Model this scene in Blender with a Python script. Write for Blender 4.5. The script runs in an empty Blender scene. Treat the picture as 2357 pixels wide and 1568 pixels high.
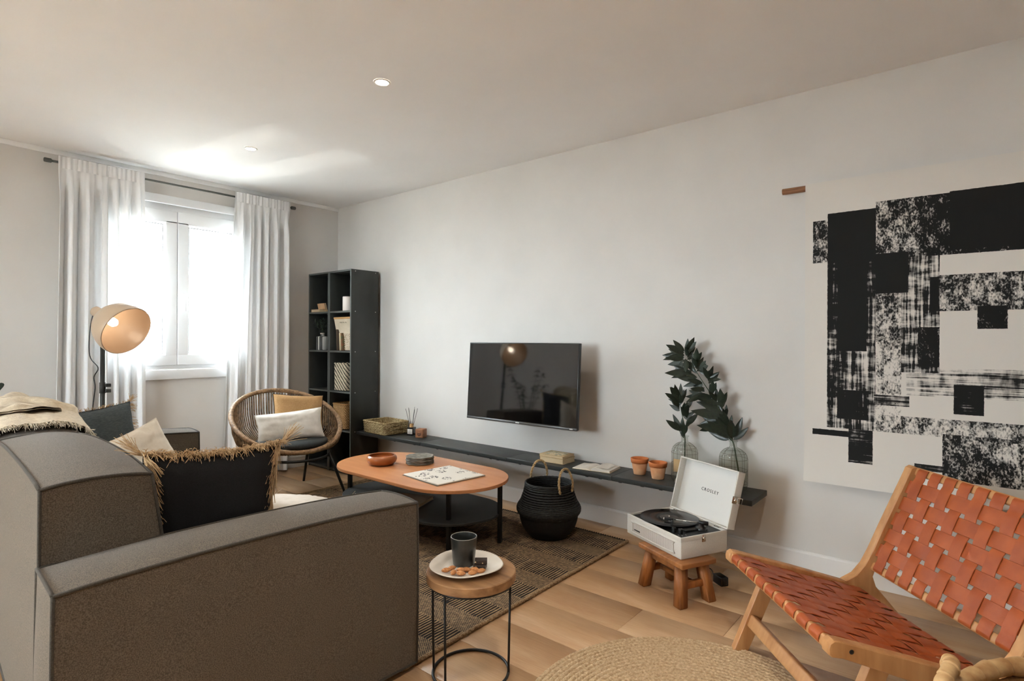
import bpy, bmesh, math, random
import numpy as np
from mathutils import Vector, Matrix, Euler
from mathutils import noise as mnoise

random.seed(7)
rng = np.random.default_rng(7)
PI = math.pi
scene = bpy.context.scene
COL = scene.collection

# ------------------------------------------------------------------ camera
CAM_YAW, CAM_PITCH, CAM_ROLL, CAM_F, CAM_H = 0.68873, -0.00075, 0.00411, 1299.3, 1.25
def _cam():
    cy, sy = math.cos(CAM_YAW), math.sin(CAM_YAW)
    r = Vector((cy, sy, 0)); fw = Vector((-sy, cy, 0)); u = Vector((0, 0, 1))
    f2 = fw*math.cos(CAM_PITCH)+u*math.sin(CAM_PITCH); u2 = u*math.cos(CAM_PITCH)-fw*math.sin(CAM_PITCH)
    r3 = r*math.cos(CAM_ROLL)+u2*math.sin(CAM_ROLL); u3 = u2*math.cos(CAM_ROLL)-r*math.sin(CAM_ROLL)
    cd = bpy.data.cameras.new('camera'); co = bpy.data.objects.new('camera', cd); COL.objects.link(co)
    m = Matrix((r3, u3, -f2)).transposed().to_4x4(); m.translation = Vector((0, 0, CAM_H))
    co.matrix_world = m
    cd.sensor_width = 36.0; cd.lens = CAM_F*36.0/2357.0; cd.clip_start = 0.02; cd.clip_end = 200
    scene.camera = co
_cam()

# ------------------------------------------------------------------ world, exposure, large lights
SKY = 27.0
EXPOSURE = 0.76
w = bpy.data.worlds.new('overcast_sky'); scene.world = w; w.use_nodes = True
bg = w.node_tree.nodes['Background']; bg.inputs[0].default_value = (0.85, 0.935, 1.0, 1); bg.inputs[1].default_value = SKY
scene.view_settings.view_transform = 'Standard'
scene.view_settings.look = 'None'
scene.view_settings.exposure = EXPOSURE
scene.view_settings.gamma = 1.0
scene.view_settings.use_curve_mapping = False
scene.cycles.use_denoising = True
scene.cycles.max_bounces = 7
scene.cycles.diffuse_bounces = 4
scene.cycles.glossy_bounces = 3
scene.cycles.transmission_bounces = 4
scene.cycles.transparent_max_bounces = 8
scene.cycles.use_adaptive_sampling = True
scene.cycles.adaptive_threshold = 0.08
scene.cycles.use_light_tree = False
scene.cycles.caustics_reflective = False
scene.cycles.caustics_refractive = False
scene.cycles.sample_clamp_indirect = 40.0

def light(name, kind, loc, energy, color, target=None, size=0.1, spot=None, blend=0.3, sizey=None):
    d = bpy.data.lights.new(name, kind); d.energy = energy; d.color = color
    if kind == 'AREA':
        d.shape = 'RECTANGLE' if sizey else 'DISK'; d.size = size
        if sizey: d.size_y = sizey
    else:
        d.shadow_soft_size = size
    if kind == 'SPOT': d.spot_size = spot; d.spot_blend = blend
    o = bpy.data.objects.new(name, d); COL.objects.link(o); o.location = loc
    if target is not None:
        o.rotation_euler = (Vector(target)-Vector(loc)).to_track_quat('-Z', 'Y').to_euler()
    return o

X0, X1, Y0, Y1, CEIL = -5.14, 2.4, -2.7, 3.385, 2.61      # room: window wall, far end, rear, picture wall
WINS = [(1.28, 2.45)]                                       # window in the window wall (Y range)
WZ0, WZ1 = 1.0, 2.37
GX0, GX1, GZ1 = -3.3, -1.9, 2.2                              # unseen balcony door added in the rear wall to let in fill light
for i, (a, b) in enumerate(WINS):                          # sky portals in the window openings
    p = light('window_portal', 'AREA', (X0-0.26, (a+b)/2, (WZ0+WZ1)/2), 1.0, (1, 1, 1), (X0+3, (a+b)/2, (WZ0+WZ1)/2), size=b-a, sizey=WZ1-WZ0)
    p.data.cycles.is_portal = True
p = light('window_portal', 'AREA', ((GX0+GX1)/2, Y0-0.14, GZ1/2), 1.0, (1, 1, 1), ((GX0+GX1)/2, Y0+3, GZ1/2), size=GX1-GX0, sizey=GZ1)
p.data.cycles.is_portal = True
# sun standing behind the house: it lights the street, not the room
sun = light('sun', 'SUN', (10, 1, 14), 80, (1.0, 0.96, 0.90), (0, 1, 2), size=0.1); sun.data.angle = 0.01
# added spot standing in for a street reflection, thrown up on to the ceiling
light('street_glint_spot', 'SPOT', (-9.0, 1.2, -2.05), 260, (1.0, 0.98, 0.95), (-5.1, 1.75, 1.7), size=0.02, spot=math.radians(50))

# ------------------------------------------------------------------ materials
def lin(c):
    return tuple(((v/255)/12.92 if v/255 <= 0.04045 else ((v/255+0.055)/1.055)**2.4) for v in c)
MATS = {}
def nodes_of(m):
    m.use_nodes = True
    nt = m.node_tree
    return nt, nt.nodes, nt.links, nt.nodes['Principled BSDF']
def M(name, c, c2=None, scale=20.0, rough=0.6, metal=0.0, bump=0.0, bscale=None, stretch=(1, 1, 1), coat=0.0, sheen=0.0, detail=4, spec=0.5, lo=0.35, hi=0.65, emit=None, es=0.0, rnd=0.0):
    """Principled material: two colours mixed by (stretched) noise in object space, optional bump."""
    if name in MATS: return MATS[name]
    m = bpy.data.materials.new(name); nt, N, L, P = nodes_of(m)
    P.inputs['Base Color'].default_value = (*lin(c), 1)
    P.inputs['Roughness'].default_value = rough; P.inputs['Metallic'].default_value = metal
    P.inputs['Coat Weight'].default_value = coat; P.inputs['Sheen Weight'].default_value = sheen
    P.inputs['Specular IOR Level'].default_value = spec
    if emit: P.inputs['Emission Color'].default_value = (*lin(emit), 1); P.inputs['Emission Strength'].default_value = es
    if c2 or bump:
        tc = N.new('ShaderNodeTexCoord'); mp = N.new('ShaderNodeMapping'); mp.inputs['Scale'].default_value = stretch
        L.new(tc.outputs['Object'], mp.inputs['Vector'])
        src = mp.outputs['Vector']
        if rnd:
            oi = N.new('ShaderNodeObjectInfo'); ml = N.new('ShaderNodeMath'); ml.operation = 'MULTIPLY'; ml.inputs[1].default_value = 37.0
            L.new(oi.outputs['Random'], ml.inputs[0])
            ad = N.new('ShaderNodeVectorMath'); ad.operation = 'ADD'; L.new(src, ad.inputs[0]); L.new(ml.outputs[0], ad.inputs[1]); src = ad.outputs[0]
    if c2:
        tx = N.new('ShaderNodeTexNoise'); tx.inputs['Scale'].default_value = scale; tx.inputs['Detail'].default_value = detail
        L.new(src, tx.inputs['Vector'])
        rp = N.new('ShaderNodeValToRGB'); rp.color_ramp.elements[0].position = lo; rp.color_ramp.elements[1].position = hi
        rp.color_ramp.elements[0].color = (*lin(c), 1); rp.color_ramp.elements[1].color = (*lin(c2), 1)
        L.new(tx.outputs['Fac'], rp.inputs['Fac'])
        out = rp.outputs['Color']
        if rnd:
            hs = N.new('ShaderNodeHueSaturation'); mr = N.new('ShaderNodeMapRange')
            mr.inputs['To Min'].default_value = 1-rnd; mr.inputs['To Max'].default_value = 1+rnd
            L.new(oi.outputs['Random'], mr.inputs['Value']); L.new(mr.outputs[0], hs.inputs['Value']); L.new(out, hs.inputs['Color']); out = hs.outputs['Color']
        L.new(out, P.inputs['Base Color'])
    if bump:
        t2 = N.new('ShaderNodeTexNoise'); t2.inputs['Scale'].default_value = bscale or scale*3; t2.inputs['Detail'].default_value = 3
        L.new(src, t2.inputs['Vector'])
        b = N.new('ShaderNodeBump'); b.inputs['Strength'].default_value = bump; b.inputs['Distance'].default_value = 0.004
        L.new(t2.outputs['Fac'], b.inputs['Height']); L.new(b.outputs['Normal'], P.inputs['Normal'])
    MATS[name] = m
    return m
def wavemat(name, c, c2, scale, axis='X', rough=0.6, dist=2.0, bump=0.3, rot=(0, 0, 0), lo=0.3, hi=0.7, rnd=False, stretch=(1, 1, 1)):
    m = bpy.data.materials.new(name); nt, N, L, P = nodes_of(m); P.inputs['Roughness'].default_value = rough
    tc = N.new('ShaderNodeTexCoord'); mp = N.new('ShaderNodeMapping'); mp.inputs['Rotation'].default_value = rot; mp.inputs['Scale'].default_value = stretch
    L.new(tc.outputs['Object'], mp.inputs['Vector'])
    wv = N.new('ShaderNodeTexWave'); wv.bands_direction = axis; wv.inputs['Scale'].default_value = scale
    wv.inputs['Distortion'].default_value = dist; wv.inputs['Detail'].default_value = 2
    L.new(mp.outputs['Vector'], wv.inputs['Vector'])
    rp = N.new('ShaderNodeValToRGB'); rp.color_ramp.elements[0].position = lo; rp.color_ramp.elements[1].position = hi
    rp.color_ramp.elements[0].color = (*lin(c), 1); rp.color_ramp.elements[1].color = (*lin(c2), 1)
    L.new(wv.outputs['Fac'], rp.inputs['Fac']); L.new(rp.outputs['Color'], P.inputs['Base Color'])
    if bump:
        b = N.new('ShaderNodeBump'); b.inputs['Strength'].default_value = bump; b.inputs['Distance'].default_value = 0.003
        L.new(wv.outputs['Fac'], b.inputs['Height']); L.new(b.outputs['Normal'], P.inputs['Normal'])
    MATS[name] = m
    return m
def thin_glass(name, tint=(255, 255, 255), refl=0.06):
    m = bpy.data.materials.new(name); m.use_nodes = True; nt = m.node_tree; N, L = nt.nodes, nt.links
    N.remove(N['Principled BSDF'])
    t = N.new('ShaderNodeBsdfTransparent'); t.inputs[0].default_value = (*lin(tint), 1)
    g = N.new('ShaderNodeBsdfGlossy'); g.inputs['Roughness'].default_value = 0.02
    fc = N.new('ShaderNodeLayerWeight'); fc.inputs[0].default_value = 0.5
    pw_ = N.new('ShaderNodeMath'); pw_.operation = 'POWER'; pw_.inputs[1].default_value = 4.0; L.new(fc.outputs['Facing'], pw_.inputs[0])
    lw = N.new('ShaderNodeMath'); lw.operation = 'MULTIPLY_ADD'; lw.inputs[1].default_value = 0.55; lw.inputs[2].default_value = refl; L.new(pw_.outputs[0], lw.inputs[0])
    x = N.new('ShaderNodeMixShader'); L.new(lw.outputs[0], x.inputs[0]); L.new(t.outputs[0], x.inputs[1]); L.new(g.outputs[0], x.inputs[2])
    L.new(x.outputs[0], N['Material Output'].inputs[0]); MATS[name] = m
    return m
def cloth_translucent(name, c, tr=0.45):
    m = bpy.data.materials.new(name); m.use_nodes = True; nt = m.node_tree; N, L = nt.nodes, nt.links
    N.remove(N['Principled BSDF'])
    d = N.new('ShaderNodeBsdfDiffuse'); d.inputs[0].default_value = (*lin(c), 1)
    t = N.new('ShaderNodeBsdfTranslucent'); t.inputs[0].default_value = (*lin(c), 1)
    x = N.new('ShaderNodeMixShader'); x.inputs[0].default_value = tr
    tc = N.new('ShaderNodeTexCoord'); tn = N.new('ShaderNodeTexNoise'); tn.inputs['Scale'].default_value = 350
    L.new(tc.outputs['Object'], tn.inputs['Vector']); b = N.new('ShaderNodeBump'); b.inputs['Strength'].default_value = 0.12; b.inputs['Distance'].default_value = 0.002
    L.new(tn.outputs['Fac'], b.inputs['Height']); L.new(b.outputs[0], d.inputs['Normal'])
    L.new(d.outputs[0], x.inputs[1]); L.new(t.outputs[0], x.inputs[2]); L.new(x.outputs[0], N['Material Output'].inputs[0]); MATS[name] = m
    return m

WALL = M('wall_paint', (221, 217, 212), (217, 213, 208), scale=3, rough=0.85, bump=0.05, bscale=60)
CEILM = M('ceiling_paint', (246, 245, 243), (243, 242, 240), scale=2, rough=0.9)
TRIM = M('white_trim_paint', (232, 229, 225), rough=0.5)
PVC = M('white_window_plastic', (236, 236, 236), rough=0.35)
BLACKWOOD = M('black_stained_wood', (40, 42, 41), (52, 54, 52), scale=3, stretch=(1, 12, 12), rough=0.45, bump=0.15, bscale=8)
BLACKLAM = M('black_laminate', (47, 49, 47), (52, 54, 51), scale=6, rough=0.42)
EDGEGREY = M('grey_worn_edge', (92, 95, 92), rough=0.4)
BLACKMETAL = M('black_metal', (30, 31, 31), rough=0.42, metal=0.3)
BLACKPLASTIC = M('black_plastic', (14, 14, 15), rough=0.35)
CHROME = M('chrome', (205, 200, 192), rough=0.22, metal=1.0)
GREYMETAL = M('grey_metal_rod', (96, 97, 92), rough=0.45, metal=0.4)
WHITE = M('white_paint', (235, 232, 226), rough=0.55)
SOFA = M('grey_brown_tweed', (112, 101, 87), (74, 66, 56), scale=330, rough=0.95, bump=0.5, bscale=500, sheen=0.15, detail=2)
PIPING = M('grey_brown_piping', (74, 69, 61), (56, 52, 46), scale=300, rough=0.95, sheen=0.1)
BLACKFAB = M('black_linen', (17, 18, 20), (25, 26, 28), scale=260, rough=0.95, bump=0.3, bscale=420)
SLATEFAB = M('slate_blue_linen', (60, 68, 72), (82, 90, 92), scale=60, stretch=(1, 1, 6), rough=0.95, bump=0.5, bscale=260)
CREAMFAB = M('cream_cotton', (232, 224, 210), (224, 214, 198), scale=30, rough=0.95, bump=0.25, bscale=60)
WHITEFAB = M('white_cotton', (228, 223, 215), (220, 215, 206), scale=30, rough=0.95, bump=0.25, bscale=50)
THROWFAB = M('beige_throw_wool', (212, 196, 168), (194, 176, 148), scale=60, rough=1.0, bump=0.5, bscale=300, sheen=0.2)
FRINGE = M('tan_jute_fringe', (216, 186, 146), (186, 152, 110), scale=90, rough=0.9)
CREAMFRINGE = M('cream_fringe', (240, 230, 212), (226, 212, 190), scale=90, rough=0.9)
RATTAN = M('rattan_wrap', (170, 136, 100), (118, 92, 66), scale=60, rough=0.6, bump=0.3, bscale=120)
RATTANCORD = M('rattan_cord', (158, 128, 96), (104, 82, 60), scale=40, rough=0.7)
TANFUR = M('tan_jute_fabric', (202, 163, 112), (172, 130, 84), scale=140, stretch=(1, 1, 4), rough=0.95, bump=0.7, bscale=220)
CHARCOAL = M('charcoal_cushion', (44, 47, 47), (52, 55, 55), scale=60, rough=0.8, bump=0.2, bscale=260)
OAKFLOOR = None
# ------------------------------------------------------------------ geometry helpers
class MB:
    """collects vertices and faces; build() links them as one mesh object"""
    def __init__(s): s.v = []; s.f = []; s.sm = []
    def add(s, vs, fs, smooth=True):
        o = len(s.v); s.v += [tuple(p) for p in vs]; s.f += [tuple(i+o for i in f) for f in fs]; s.sm += [smooth]*len(fs); return s
    def box(s, x0, x1, y0, y1, z0, z1, m=None):
        vs = [Vector((x, y, z)) for z in (z0, z1) for x, y in ((x0, y0), (x1, y0), (x1, y1), (x0, y1))]
        if m is not None: vs = [m @ p for p in vs]
        return s.add(vs, [(3, 2, 1, 0), (4, 5, 6, 7), (0, 1, 5, 4), (1, 2, 6, 5), (2, 3, 7, 6), (3, 0, 4, 7)], False)
    def rbox(s, x0, x1, y0, y1, z0, z1, r=0.004, seg=2, m=None):
        bm = bmesh.new(); bmesh.ops.create_cube(bm, size=1.0)
        for v in bm.verts: v.co = Vector(((x0+x1)/2+v.co.x*(x1-x0), (y0+y1)/2+v.co.y*(y1-y0), (z0+z1)/2+v.co.z*(z1-z0)))
        bmesh.ops.bevel(bm, geom=bm.edges[:], offset=r, segments=seg, affect='EDGES', profile=0.6)
        return s.bm(bm, m)
    def bm(s, bm, m=None, smooth=True):
        bm.verts.ensure_lookup_table(); bm.verts.index_update()
        vs = [(m @ v.co if m is not None else v.co.copy()) for v in bm.verts]
        s.add(vs, [[v.index for v in f.verts] for f in bm.faces], smooth); bm.free(); return s
    def tube(s, pts, r, n=8, closed=False, caps=True, flat=None):
        """tube along a polyline; r is one radius or one per point; flat=(a,b) makes an elliptic section"""
        pts = [Vector(p) for p in pts]; k = len(pts); rs = r if hasattr(r, '__len__') else [r]*k
        T = []
        for i in range(k):
            a = pts[(i-1) % k] if (closed or i > 0) else pts[0]; b = pts[(i+1) % k] if (closed or i < k-1) else pts[-1]
            T.append((b-a).normalized())
        up = Vector((0, 0, 1)) if abs(T[0].z) < 0.9 else Vector((1, 0, 0))
        nrm = (up-T[0]*up.dot(T[0])).normalized(); vs = []
        for i in range(k):
            nrm = (nrm-T[i]*nrm.dot(T[i])).normalized(); bi = T[i].cross(nrm)
            for j in range(n):
                a = 2*PI*j/n
                ca, sa = math.cos(a), math.sin(a)
                if flat: ca *= flat[0]; sa *= flat[1]
                vs.append(pts[i]+(nrm*ca+bi*sa)*rs[i])
        fs = []
        for i in range(k if closed else k-1):
            for j in range(n):
                a = i*n+j; b = i*n+(j+1) % n; c = ((i+1) % k)*n+(j+1) % n; d = ((i+1) % k)*n+j
                fs.append((a, b, c, d))
        if caps and not closed:
            fs.append(tuple(range(n-1, -1, -1))); fs.append(tuple((k-1)*n+j for j in range(n)))
        return s.add(vs, fs)
    def lathe(s, prof, n=40, m=None, sx=1.0, sy=1.0, fn=None):
        """prof: list of (r, z) ; closes at r=0"""
        vs = []; fs = []
        for r, z in prof:
            for j in range(n):
                a = 2*PI*j/n
                p = Vector((r*math.cos(a)*sx, r*math.sin(a)*sy, z))
                if fn: p = fn(p, a)
                vs.append(m @ p if m is not None else p)
        for i in range(len(prof)-1):
            for j in range(n):
                fs.append((i*n+j, i*n+(j+1) % n, (i+1)*n+(j+1) % n, (i+1)*n+j))
        return s.add(vs, fs)
    def prism(s, poly, t0, t1, bev=0.0, seg=2, m=None, smooth=False):
        """polygon in local xy extruded along local z from t0 to t1, rim bevelled"""
        bm = bmesh.new(); a = [bm.verts.new((x, y, t0)) for x, y in poly]; b = [bm.verts.new((x, y, t1)) for x, y in poly]
        k = len(poly); bm.faces.new(a[::-1]); bm.faces.new(b)
        for i in range(k): bm.faces.new((a[i], a[(i+1) % k], b[(i+1) % k], b[i]))
        bmesh.ops.recalc_face_normals(bm, faces=bm.faces[:])
        if bev:
            rim = [e for e in bm.edges if abs(e.verts[0].co.z-e.verts[1].co.z) < 1e-7]
            bmesh.ops.bevel(bm, geom=rim, offset=bev, segments=seg, affect='EDGES', profile=0.6)
        return s.bm(bm, m, smooth)
    def grid(s, P, closed_u=False, closed_v=False, smooth=True):
        """P[i][j] points"""
        a = len(P); b = len(P[0]); vs = [p for row in P for p in row]; fs = []
        for i in range(a if closed_u else a-1):
            for j in range(b if closed_v else b-1):
                fs.append((i*b+j, ((i+1) % a)*b+j, ((i+1) % a)*b+(j+1) % b, i*b+(j+1) % b))
        return s.add(vs, fs, smooth)
    def xf(s, m): s.v = [tuple(m @ Vector(p)) for p in s.v]; return s
    def build(s, name, mat, parent=None, kind=None, loc=None, auto=None):
        me = bpy.data.meshes.new(name); me.from_pydata(s.v, [], s.f); me.validate()
        if len(me.polygons) == len(s.sm): me.polygons.foreach_set('use_smooth', s.sm)
        if auto: me.set_sharp_from_angle(angle=math.radians(auto))
        me.materials.append(mat); me.update()
        o = bpy.data.objects.new(name, me); COL.objects.link(o)
        if parent is not None: o.parent = parent
        if loc is not None: o.location = loc
        if kind: o['kind'] = kind
        return o
def B(): return MB()
def tag(o, label, cat, group=None, kind=None):
    o['label'] = label; o['category'] = cat
    if group: o['group'] = group
    if kind: o['kind'] = kind
    return o
def thing(name, label, cat, loc=(0, 0, 0), rz=0.0, group=None, mat=None):
    o = bpy.data.objects.new(name, None); COL.objects.link(o); o.empty_display_size = 0.1
    if mat is not None: o.matrix_world = mat
    else: o.location = loc; o.rotation_euler = (0, 0, rz)
    return tag(o, label, cat, group)
def struct(o, label=None):
    o['kind'] = 'structure'
    if label: o['label'] = label
    return o
def link_copy(o, parent=None):
    c = o.copy(); COL.objects.link(c); c.parent = parent
    return c
def copy_tree(o, parent=None):
    c = link_copy(o, parent)
    for ch in list(o.children): copy_tree(ch, c)
    return c
def basis(loc, xa, ya, za):
    m = Matrix((Vector(xa), Vector(ya), Vector(za))).transposed().to_4x4(); m.translation = Vector(loc); return m
def bez(p0, p1, p2, p3, n=12):
    p0, p1, p2, p3 = map(Vector, (p0, p1, p2, p3)); o = []
    for i in range(n+1):
        t = i/n; o.append(p0*(1-t)**3+p1*3*t*(1-t)**2+p2*3*t*t*(1-t)+p3*t**3)
    return o
def smooth_path(pts, sub=6, closed=False):
    pts = [Vector(p) for p in pts]; k = len(pts); out = []
    for i in range(k if closed else k-1):
        if closed: a, b, c, d = pts[(i-1) % k], pts[i], pts[(i+1) % k], pts[(i+2) % k]
        else: a, b, c, d = pts[max(i-1, 0)], pts[i], pts[i+1], pts[min(i+2, k-1)]
        for j in range(sub):
            t = j/sub
            out.append(0.5*((2*b)+(c-a)*t+(2*a-5*b+4*c-d)*t*t+(3*b-a-3*c+d)*t**3))
    if not closed: out.append(pts[-1])
    return out
def rot_z(a): return Matrix.Rotation(a, 4, 'Z')
def stadium(L, W, n=24, e=2.0):
    """stadium outline centred on the origin, long axis x"""
    r = W/2; c = L/2-r; o = []
    for i in range(n+1): a = -PI/2+PI*i/n; o.append((c+r*math.cos(a), r*math.sin(a)))
    for i in range(n+1): a = PI/2+PI*i/n; o.append((-c+r*math.cos(a), r*math.sin(a)))
    return o
def circle_pts(r, n=48, z=0.0, c=(0, 0)): return [(c[0]+r*math.cos(2*PI*i/n), c[1]+r*math.sin(2*PI*i/n), z) for i in range(n)]

# soft goods -------------------------------------------------------------
def puff(name, b, bul, parent, mat, pmat, n=14, shear=0.0, k=0.82, pr=0.005, bow=(0.0, 0.0), fb=0.0):
    """upholstered block with bulging faces, bowed edges and piping along its seams"""
    x0, x1, y0, y1, z0, z1 = b; c = Vector(((x0+x1)/2, (y0+y1)/2, (z0+z1)/2)); h = Vector(((x1-x0)/2, (y1-y0)/2, (z1-z0)/2))
    def F(u, v, w):
        q = (u, v, w); p = [0, 0, 0]
        for i in range(3):
            j, l = (i+1) % 3, (i+2) % 3
            p[i] = h[i]*q[i]+bul[i]*q[i]*(1-k*q[j]**2)*(1-k*q[l]**2)
        if w > -1: p[2] += (w+1)/2*(bow[0]*(1-abs(u)**2.5)+bow[1]*(1-abs(v)**2.5))
        if fb and v > 0: p[1] += fb*v*(1-k*u*u)*(1-k*w*w)
        if shear and v > -1: p[1] += shear*(v+1)/2*(1-w)/2
        return c+Vector(p)
    mb = B(); g = [-1+2*i/n for i in range(n+1)]
    for ax in range(3):
        for s_ in (-1, 1):
            P = []
            for a in g:
                row = []
                for b_ in (g if s_ > 0 else g[::-1]):
                    q = [0, 0, 0]; q[ax] = s_; q[(ax+1) % 3] = a; q[(ax+2) % 3] = b_
                    row.append(F(*q))
                P.append(row)
            mb.grid(P)
    o = mb.build(name, mat, parent)
    pm = B(); gg = [-1+2*i/16 for i in range(17)]
    for ax in range(3):
        for s1 in (-1, 1):
            for s2 in (-1, 1):
                pts = []
                for a in gg:
                    q = [0, 0, 0]; q[ax] = a; q[(ax+1) % 3] = s1; q[(ax+2) % 3] = s2; pts.append(F(*q))
                pm.tube(pts, pr, 6)
    pm.build('piping', pmat, o)
    return o
def pillow_surface(w, h, t, n=26, pinch=0.07, wr=0.004, seed=0, pw=0.55):
    """pillow in the local xz plane, thickness along y; returns MB and a function for rim points"""
    def rim(u, v): return (u*w/2*(1-pinch*(1-v*v)), v*h/2*(1-pinch*(1-u*u)))
    mb = B(); g = [-1+2*i/n for i in range(n+1)]
    g = [math.copysign(1-(1-abs(a))**1.15, a) for a in g]
    for s_ in (1, -1):
        P = []
        for a in g:
            row = []
            for b_ in (g if s_ > 0 else g[::-1]):
                x, z = rim(a, b_); th = t/2*((max(0, 1-a**4))*(max(0, 1-b_**4)))**pw
                if th > 0.002: th += wr*mnoise.noise(Vector((a*3+seed, b_*3, s_*2.0)))+wr*0.6*mnoise.noise(Vector((a*9+seed, b_*5, s_*5.0)))
                row.append(Vector((x, -s_*th, z)))
            P.append(row)
        mb.grid(P)
    return mb, rim
def strands(mb, base, d, length, n=1, spread=0.25, r=0.0011, curl=0.3, segs=3, gravity=0.0):
    """a few thin yarn ends from one base point"""
    base = Vector(base); d = Vector(d).normalized()
    for _ in range(n):
        dd = (d+Vector((random.uniform(-1, 1), random.uniform(-1, 1), random.uniform(-1, 1)))*spread).normalized()
        L = length*random.uniform(0.75, 1.15); c = Vector((random.uniform(-1, 1), random.uniform(-1, 1), random.uniform(-1, 1)))*curl*L
        pts = []
        for i in range(segs+1):
            t = i/segs; pts.append(base+dd*L*t+c*t*t*0.5+Vector((0, 0, -gravity*L*t*t)))
        mb.tube(pts, [r*(1-0.35*i/segs) for i in range(segs+1)], 3, caps=False)
def pillow(name, label, w, h, t, mat, m4, seed=0, pinch=0.07, fringe=None, fmat=None, flen=0.03, fr=0.0012, dens=170, edges='lrtb', piping=None, cat='pillow', group=None, wr=0.004, droop=0.5, fold_in=False):
    root = thing(name, label, cat, mat=m4, group=group)
    mb, rim = pillow_surface(w, h, t, seed=seed, pinch=pinch, wr=wr)
    mb.build('cover', mat, root)
    rp = []
    N = 40
    for i in range(N): rp.append((-1+2*i/N, -1))
    for i in range(N): rp.append((1, -1+2*i/N))
    for i in range(N): rp.append((1-2*i/N, 1))
    for i in range(N): rp.append((-1, 1-2*i/N))
    pts = [Vector((rim(u, v)[0], 0, rim(u, v)[1])) for u, v in rp]
    B().tube(pts, 0.0035, 5, closed=True).build('seam', piping or mat, root)
    if fringe:
        fb = B()
        for e in edges:
            L_ = h if e in 'lr' else w
            for i in range(int(L_*dens)):
                q = random.uniform(-1, 1)
                u, v, d = {'l': (-1, q, (-1, 0, 0)), 'r': (1, q, (1, 0, 0)), 't': (q, 1, (0, 0, 1)), 'b': (q, -1, (0, 0, -1))}[e]
                x, z = rim(u, v); clump = 0.5*mnoise.noise(Vector((q*6+seed, ord(e), 1.0)))
                dd = Vector(d)+Vector((clump if e in 'tb' else 0, clump*0.6-0.35, clump if e in 'lr' else 0))
                if fold_in and e in 'lr': dd = Vector((-u*0.8, -0.9, -0.25+clump))
                strands(fb, (x, random.uniform(-0.008, 0.004), z), dd, flen, 2, 0.34, fr, 0.55, gravity=droop)
        for u in (-1, 1):
            for v in (-1, 1):
                x, z = rim(u, v)
                strands(fb, (x, 0, z), (u, 0, v), flen*1.5, 26, 0.42, fr, 0.5)
        o = fb.build('fringe', fmat or FRINGE, root, kind='stuff'); o['label'] = 'tan yarn fringe'
    return root
def weave_rows(mb, loop, z0, z1, rows, stakes, amp=0.004, th=0.003, inset=None, per=4):
    """basket wall of horizontal yarn rows going in and out of stakes; loop(t, f) -> (x, y, nx, ny)"""
    n = stakes*per; dz = (z1-z0)/rows
    for r in range(rows):
        f = (r+0.5)/rows; zc = z0+dz*(r+0.5); P = []
        for i in range(n):
            t = i/n; x, y, nx, ny = loop(t, f); o = amp*math.cos(PI*(t*stakes+r)); ring = []
            for a in range(6):
                ang = 2*PI*a/6; rr = o+th*math.cos(ang); ring.append(Vector((x+nx*rr, y+ny*rr, zc+dz*0.56*math.sin(ang))))
            P.append(ring)
        mb.grid(P, closed_u=True, closed_v=True)
    return mb
def rr_loop(hx, hy, r, flare=0.0):
    """rounded rectangle as a loop for weave_rows; grows with height by flare"""
    pts = []
    for cx, cy, a0 in ((hx-r, hy-r, 0), (-hx+r, hy-r, PI/2), (-hx+r, -hy+r, PI), (hx-r, -hy+r, 1.5*PI)):
        for i in range(7): a = a0+PI/2*i/6; pts.append((cx+r*math.cos(a), cy+r*math.sin(a), math.cos(a), math.sin(a)))
    k = len(pts); seg = [math.dist(pts[i][:2], pts[(i+1) % k][:2]) for i in range(k)]; tot = sum(seg)
    def f(t, h):
        d = (t % 1)*tot; i = 0
        while d > seg[i] and i < k-1: d -= seg[i]; i += 1
        u = d/seg[i] if seg[i] else 0; a, b = pts[i], pts[(i+1) % k]
        s = 1+flare*h
        return ((a[0]+(b[0]-a[0])*u)*s, (a[1]+(b[1]-a[1])*u)*s, a[2]+(b[2]-a[2])*u, a[3]+(b[3]-a[3])*u)
    return f
def circ_loop(rf):
    def f(t, h): a = 2*PI*t; r = rf(h); return (r*math.cos(a), r*math.sin(a), math.cos(a), math.sin(a))
    return f
def rope(mb, pts, r, turns, n=7, closed=False):
    """two strands twisted round a path"""
    pts = [Vector(p) for p in pts]; k = len(pts)
    for ph in (0, PI):
        o = []
        for i, p in enumerate(pts):
            t = (pts[min(i+1, k-1)]-pts[max(i-1, 0)]).normalized(); up = Vector((0, 0, 1)) if abs(t.z) < 0.95 else Vector((1, 0, 0))
            a = t.cross(up).normalized(); b = t.cross(a); an = 2*PI*turns*i/(k-1)+ph
            o.append(p+(a*math.cos(an)+b*math.sin(an))*r*0.55)
        mb.tube(o, r*0.62, n, closed=False)
    return mb
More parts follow.
